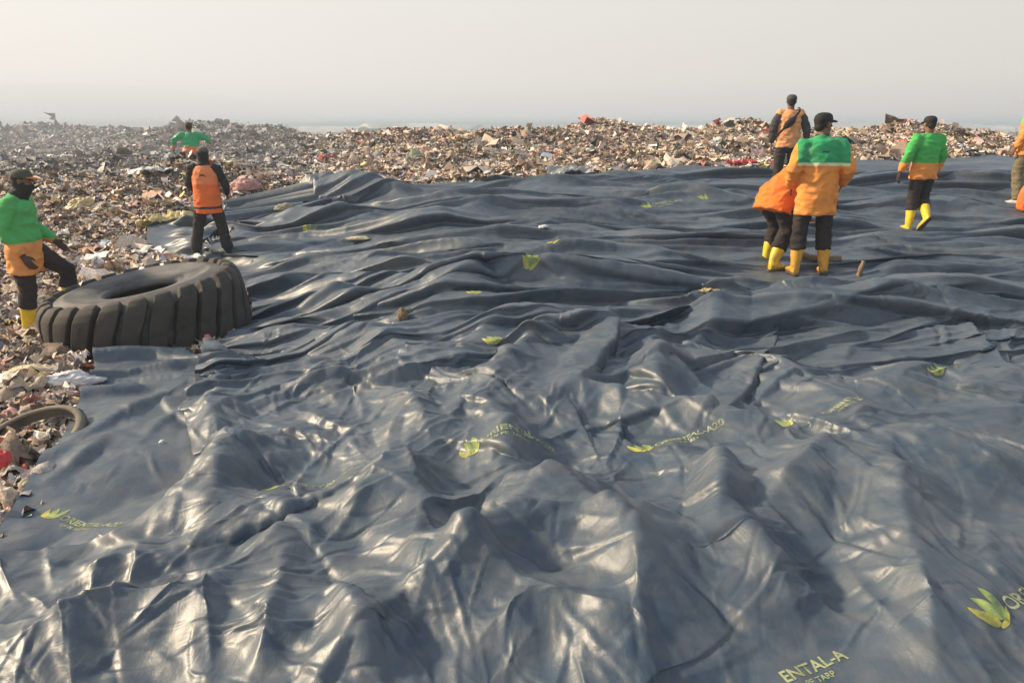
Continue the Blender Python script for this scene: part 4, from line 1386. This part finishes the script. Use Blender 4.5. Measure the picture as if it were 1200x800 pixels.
ps = person('man in pale orange shirt with dark sleeves and a black sling bag', (sx, sy, sz), rad(-8), scale=.98,
            J=dict(elL=(-.27, -.02, 1.15), wrL=(-.27, .04, .9), elR=(.29, -.02, 1.15), wrR=(.33, .02, .90)),
            jacket=fabric('pale_orange_shirt', [(9, (.74, .34, .14))]), hem=.10, sleeves=fabric('dark_sleeves', [(9, (.05, .042, .05))]), boots=M_byel, hat_mat=fabric('dark_grey_cap', [(9, (.06, .06, .062))]), seed=5.5, girth=.97)
lx, ly, lz = hit(20, 392, waste_z)
person('man in green and orange shirt and dark hood stepping towards the giant tyre', (lx + .15, ly + .1, lz), rad(-80), scale=.97,
       J=dict(pelvis=(0, .02, .93), chest=(0, .03, 1.28), neck=(0, .05, 1.47), head=(0, .12, 1.60), shL=(-.18, .03, 1.41), shR=(.18, .03, 1.41),
              elR=(.24, -.05, 1.12), wrR=(.225, .09, .86), elL=(-.24, .02, 1.13), wrL=(-.20, .25, .95),
              hipR=(.095, .0, .9), knR=(.11, .03, .49), anR=(.11, -.03, .10), hipL=(-.09, .02, .9), knL=(-.11, .36, .66), anL=(-.12, .33, .26), ftR=(.1, 1, 0), ftL=(-.1, 1, -.1)),
       jacket=fabric('pale_green_shirt_orange_hem', [(.99, (.82, .34, .10)), (9, (.09, .45, .13))]), hem=.27, boots=M_byel, boot_top=.33, hat_mat=fabric('olive_cap', [(9, (.075, .08, .06))]), brim_mat=fabric('orange_brim', [(9, (.75, .25, .04))]),
       mask=M_black, gloves=M_gborown, seed=6.1, girth=1.0, head_pitch=rad(-4))
hx = (246 - 600) / FPX * 17.5
hz = CAMZ + .05 - 1.72 * .84
person('man in shiny green coat with orange hem half hidden by litter on the far heap', (hx, 17.0, hz), rad(5), scale=.84,
       J=dict(pelvis=(0, -.05, .93), chest=(0, .04, 1.27), elL=(-.42, .02, 1.28), wrL=(-.47, .10, 1.05), elR=(.42, .02, 1.32), wrR=(.44, .15, 1.22)),
       jacket=fabric('green_coat', [(1.12, (.62, .20, .08)), (9, (.04, .36, .16))], .4), hem=.05, boots=M_byel, seed=7.9, girth=1.05, brim=False, hat_mat=fabric('dull_cap', [(9, (.06, .055, .05))]))
sx, sy, sz = SPOT['edge']
person('man in olive trousers with orange and green shirt cut off by the right edge', (sx + .02, sy, sz), rad(35),
       J=dict(knL=(-.13, .05, .49), anL=(-.20, -.06, .08)), jacket=fabric('orange_shirt_green_top', [(1.30, OR1), (9, (.16, .48, .10))]), hem=.14, trousers=M_olive, boots=M_byel, shoe=True, seed=8.8, girth=1.05)

# sling bag of the man at the far edge of the sheet
b = bmesh.new(); tube(b, [((-.115, -.185, 1.14), .035, .025), ((-.07, -.20, 1.19), .062, .038), ((0, -.205, 1.26), .060, .038), ((.045, -.20, 1.32), .03, .024)], (.7, 0, -.7), 16)
me = remesh('sling_bag', b, .008, 2)
bag = link('sling_bag', me, M_black); bag.matrix_world = Matrix.Translation(ps.location) @ Matrix.Rotation(ps.rotation_euler.z, 4, 'Z')
tag(bag, 'black sling bag across the back of the man in the pale orange shirt', 'bag')
b = bmesh.new(); tube(b, [((.02, -.19, 1.28), .018, .005), ((.07, -.175, 1.35), .018, .005), ((.12, -.135, 1.42), .018, .005), ((.13, -.08, 1.465), .018, .005), ((.12, .02, 1.47), .018, .005)], (.7, .3, -.6), 10)
link('strap', bm_mesh('strap', b), M_black, bag)
b = bmesh.new(); tube(b, [((-.10, -.185, 1.16), .018, .005), ((-.16, -.165, 1.08), .018, .005), ((-.21, -.10, 1.02), .018, .005), ((-.23, .0, .98), .018, .005)], (.7, 0, -.6), 10)
link('strap', bm_mesh('strap', b), M_black, bag)


def back_print(root, pts, r, mat, name='back_print', yy=-.2):
    """a thin printed mark lying on the cloth of a back"""
    vest = [c for c in root.children if c.name.split('.')[0] in ('jacket', 'vest')][0]
    bv = BVHTree.FromPolygons([v.co[:] for v in vest.data.vertices], [p.vertices[:] for p in vest.data.polygons])
    b = bmesh.new(); prev = None
    for k, (x, z) in enumerate(pts):
        q, n, _, _ = bv.ray_cast(Vector((x, -1, z)), Vector((0, 1, 0)))
        if q is None: continue
        w = r * math.sin(math.pi * (k + .6) / (len(pts) + .2))
        q = q + n * .004
        A = b.verts.new(q + Vector((0, 0, w))); B = b.verts.new(q - Vector((0, 0, w)))
        if prev: b.faces.new((prev[0], A, B, prev[1]))
        prev = (A, B)
    link(name, bm_mesh(name, b), mat, vest)


M_pdark = fabric('dark_print', [(9, (.05, .10, .07))]); M_pwhite = fabric('white_print', [(9, (.6, .65, .5))]); M_pbrown = fabric('brown_print', [(9, (.16, .05, .03))])
back_print(pm, [(-.05 + .007 * k, 1.30 + .012 * math.sin(k * .45) + .003 * k) for k in range(16)], .012, M_pdark)
back_print(pv, [(-.055 + .011 * k, 1.285 + .028 * math.sin(math.pi * k / 10)) for k in range(11)], .016, M_pbrown)
# ------------------------------------------------------------------ far town on the plain
bm = bmesh.new()
for _ in range(260):
    y = random.uniform(300, 800); x = random.uniform(-.75, .8) * y
    if random.random() < .65: x = random.uniform(.25, .75) * y
    w, d, h = random.uniform(10, 34), random.uniform(10, 26), random.uniform(3.5, 8)
    m = Matrix.Translation((x, y, PLAIN)) @ Matrix.Rotation(random.uniform(-.6, .6), 4, 'Z')
    r = bmesh.ops.create_cube(bm, size=1, matrix=m @ Matrix.Translation((0, 0, h / 2)) @ Matrix.Diagonal((w, d, h, 1)))
    a = [bm.verts.new(m @ Vector(q)) for q in ((-w * .53, -d * .53, h + .02), (w * .53, -d * .53, h + .02), (w * .53, d * .53, h + .02), (-w * .53, d * .53, h + .02), (-w * .53, 0, h + 2.2), (w * .53, 0, h + 2.2))]
    for f in ((0, 1, 5, 4), (2, 3, 4, 5), (0, 4, 3), (1, 2, 5)):
        F = bm.faces.new([a[i] for i in f]); F.material_index = 1
s = NT('town_walls'); M_tw = s.set((.60, .58, .54), .9)
s = NT('town_roofs'); M_tr = s.set(s.ramp(s.noise(s.coord(), .02, 2), [(.4, (.55, .53, .50)), (.5, (.36, .34, .33)), (.62, (.62, .62, .62))]), .8)
tag(link('distant_town', bm_mesh('distant_town', bm, False), [M_tw, M_tr]), 'pale low roofs of a far town fading into haze on the right', 'town', kind='stuff')
Vt, Ft = [], []
n = 2600
y = RNG.uniform(220, 1000, n); x = RNG.uniform(-.8, .85, n) * y
pos = np.stack([x, y, np.full(n, PLAIN + 2.0)], -1)
V, F, per = lumps(pos, RNG.uniform(5, 11, n), ICO2_V, ICO2_F, .4, .16)
s = NT('far_foliage'); M_ff = s.set(s.ramp(s.noise(s.coord(), .3, 4), [(.3, (.025, .045, .02)), (.7, (.07, .10, .04))]), .9)
tag(link('distant_trees', np_mesh('distant_trees', V, [F], False), M_ff), 'hazy dark trees scattered across the far plain', 'trees', kind='stuff')

# ------------------------------------------------------------------ haze and the smoke over the left heap
def volume(name, co0, co1, color, density, aniso, label, subdiv=None):
    bm = bmesh.new()
    c = [(a + b) / 2 for a, b in zip(co0, co1)]; d = [b - a for a, b in zip(co0, co1)]
    if subdiv:
        bmesh.ops.create_icosphere(bm, subdivisions=4, radius=.5, matrix=Matrix.Translation(c) @ Matrix.Diagonal((*d, 1)))
    else:
        bmesh.ops.create_cube(bm, size=1, matrix=Matrix.Translation(c) @ Matrix.Diagonal((*d, 1)))
    s = NT(name); s.n.remove(s.b)
    v = s.add('ShaderNodeVolumePrincipled')
    v.inputs['Color'].default_value = (*color, 1); v.inputs['Density'].default_value = density; v.inputs['Anisotropy'].default_value = aniso
    s.link(v.outputs[0], s.out.inputs['Volume'])
    o = link(name, bm_mesh(name, bm, False), s.m)
    return tag(o, label, 'haze', kind='stuff')


volume('haze', (-7200, -30, PLAIN - 1.2), (7200, 7000, 3.2), HAZE_COL, HAZE_D, .1, 'pale grey haze lying over the dump and plain')
if SMOKE_D:
    volume('smoke', (-24, 19, -1), (-5.5, 33, 2.9), (.68, .73, .80), SMOKE_D, .0, 'thin drifting smoke over the grey heap at the left', True)

# ------------------------------------------------------------------ sky, sun, camera
SUN = Vector(SUN_DIR).normalized()
W = bpy.data.worlds.new('World'); SC.world = W; W.use_nodes = True
nt = W.node_tree; bg = nt.nodes['Background']
sky = nt.nodes.new('ShaderNodeTexSky'); sky.sky_type = 'NISHITA'; sky.sun_disc = False
sky.sun_elevation = math.asin(SUN.z); sky.sun_rotation = math.atan2(SUN.x, SUN.y)
sky.dust_density = 6; sky.air_density = 1.5; sky.ozone_density = 1
tc = nt.nodes.new('ShaderNodeTexCoord'); sp = nt.nodes.new('ShaderNodeSeparateXYZ'); nt.links.new(tc.outputs['Generated'], sp.inputs[0])
rp = nt.nodes.new('ShaderNodeValToRGB'); e = rp.color_ramp.elements
for k, (p, c) in enumerate(SKY_STOPS):
    if k >= 2: e.new(p)
    e[k].position = p; e[k].color = (*c, 1)
mr = nt.nodes.new('ShaderNodeMapRange'); mr.inputs[1].default_value = -.05; mr.inputs[2].default_value = 1.0
nt.links.new(sp.outputs['Z'], mr.inputs[0]); nt.links.new(mr.outputs[0], rp.inputs['Fac'])
# the side of the sky near the sun is warmer and brighter
side = nt.nodes.new('ShaderNodeMapRange'); side.inputs[1].default_value = -.8; side.inputs[2].default_value = .8; side.inputs[3].default_value = SKY_SIDE[0]; side.inputs[4].default_value = SKY_SIDE[1]
nt.links.new(sp.outputs['X'], side.inputs[0])
mul = nt.nodes.new('ShaderNodeMix'); mul.data_type = 'RGBA'; mul.blend_type = 'MULTIPLY'; mul.inputs[0].default_value = 1
cmb = nt.nodes.new('ShaderNodeCombineColor')
for i, k in enumerate((1.0, 1.0, 1.0)):
    nt.links.new(side.outputs[0], cmb.inputs[i])
nt.links.new(rp.outputs['Color'], mul.inputs[6]); nt.links.new(cmb.outputs[0], mul.inputs[7])
sc_ = nt.nodes.new('ShaderNodeVectorMath'); sc_.operation = 'SCALE'; sc_.inputs['Scale'].default_value = 10.0   # pre-scale: Background strength is .1
nt.links.new(mul.outputs[2], sc_.inputs[0])
mx = nt.nodes.new('ShaderNodeMix'); mx.data_type = 'RGBA'; mx.inputs[0].default_value = SKY_MIX
nt.links.new(sky.outputs['Color'], mx.inputs[6]); nt.links.new(sc_.outputs[0], mx.inputs[7])
nt.links.new(mx.outputs[2], bg.inputs['Color']); bg.inputs['Strength'].default_value = .1

ld = bpy.data.lights.new('sun', 'SUN'); ld.energy = SUN_E; ld.angle = rad(SUN_ANGLE); ld.color = SUN_COL
lo = bpy.data.objects.new('sun', ld); COL.objects.link(lo)
lo.rotation_euler = (-SUN).to_track_quat('-Z', 'Y').to_euler(); lo.location = (0, 0, 40)

cd = bpy.data.cameras.new('camera'); cam = bpy.data.objects.new('camera', cd); COL.objects.link(cam)
cd.sensor_width = 36; cd.lens = FPX / 1200 * 36; cd.clip_end = 20000; cd.clip_start = .05
cam.location = (0, 0, CAMZ); cam.rotation_euler = (rad(90) - PITCH, 0, 0)
SC.camera = cam
vs = SC.view_settings; vs.view_transform = 'Standard'; vs.look = 'None'; vs.exposure = EXPOSURE; vs.gamma = 1; vs.use_curve_mapping = False
SC.render.engine = 'CYCLES'
cy = SC.cycles; cy.use_denoising = True; cy.max_bounces = 6; cy.diffuse_bounces = 3; cy.glossy_bounces = 3; cy.volume_bounces = 1; cy.transparent_max_bounces = 6
cy.use_adaptive_sampling = True; cy.adaptive_threshold = .02
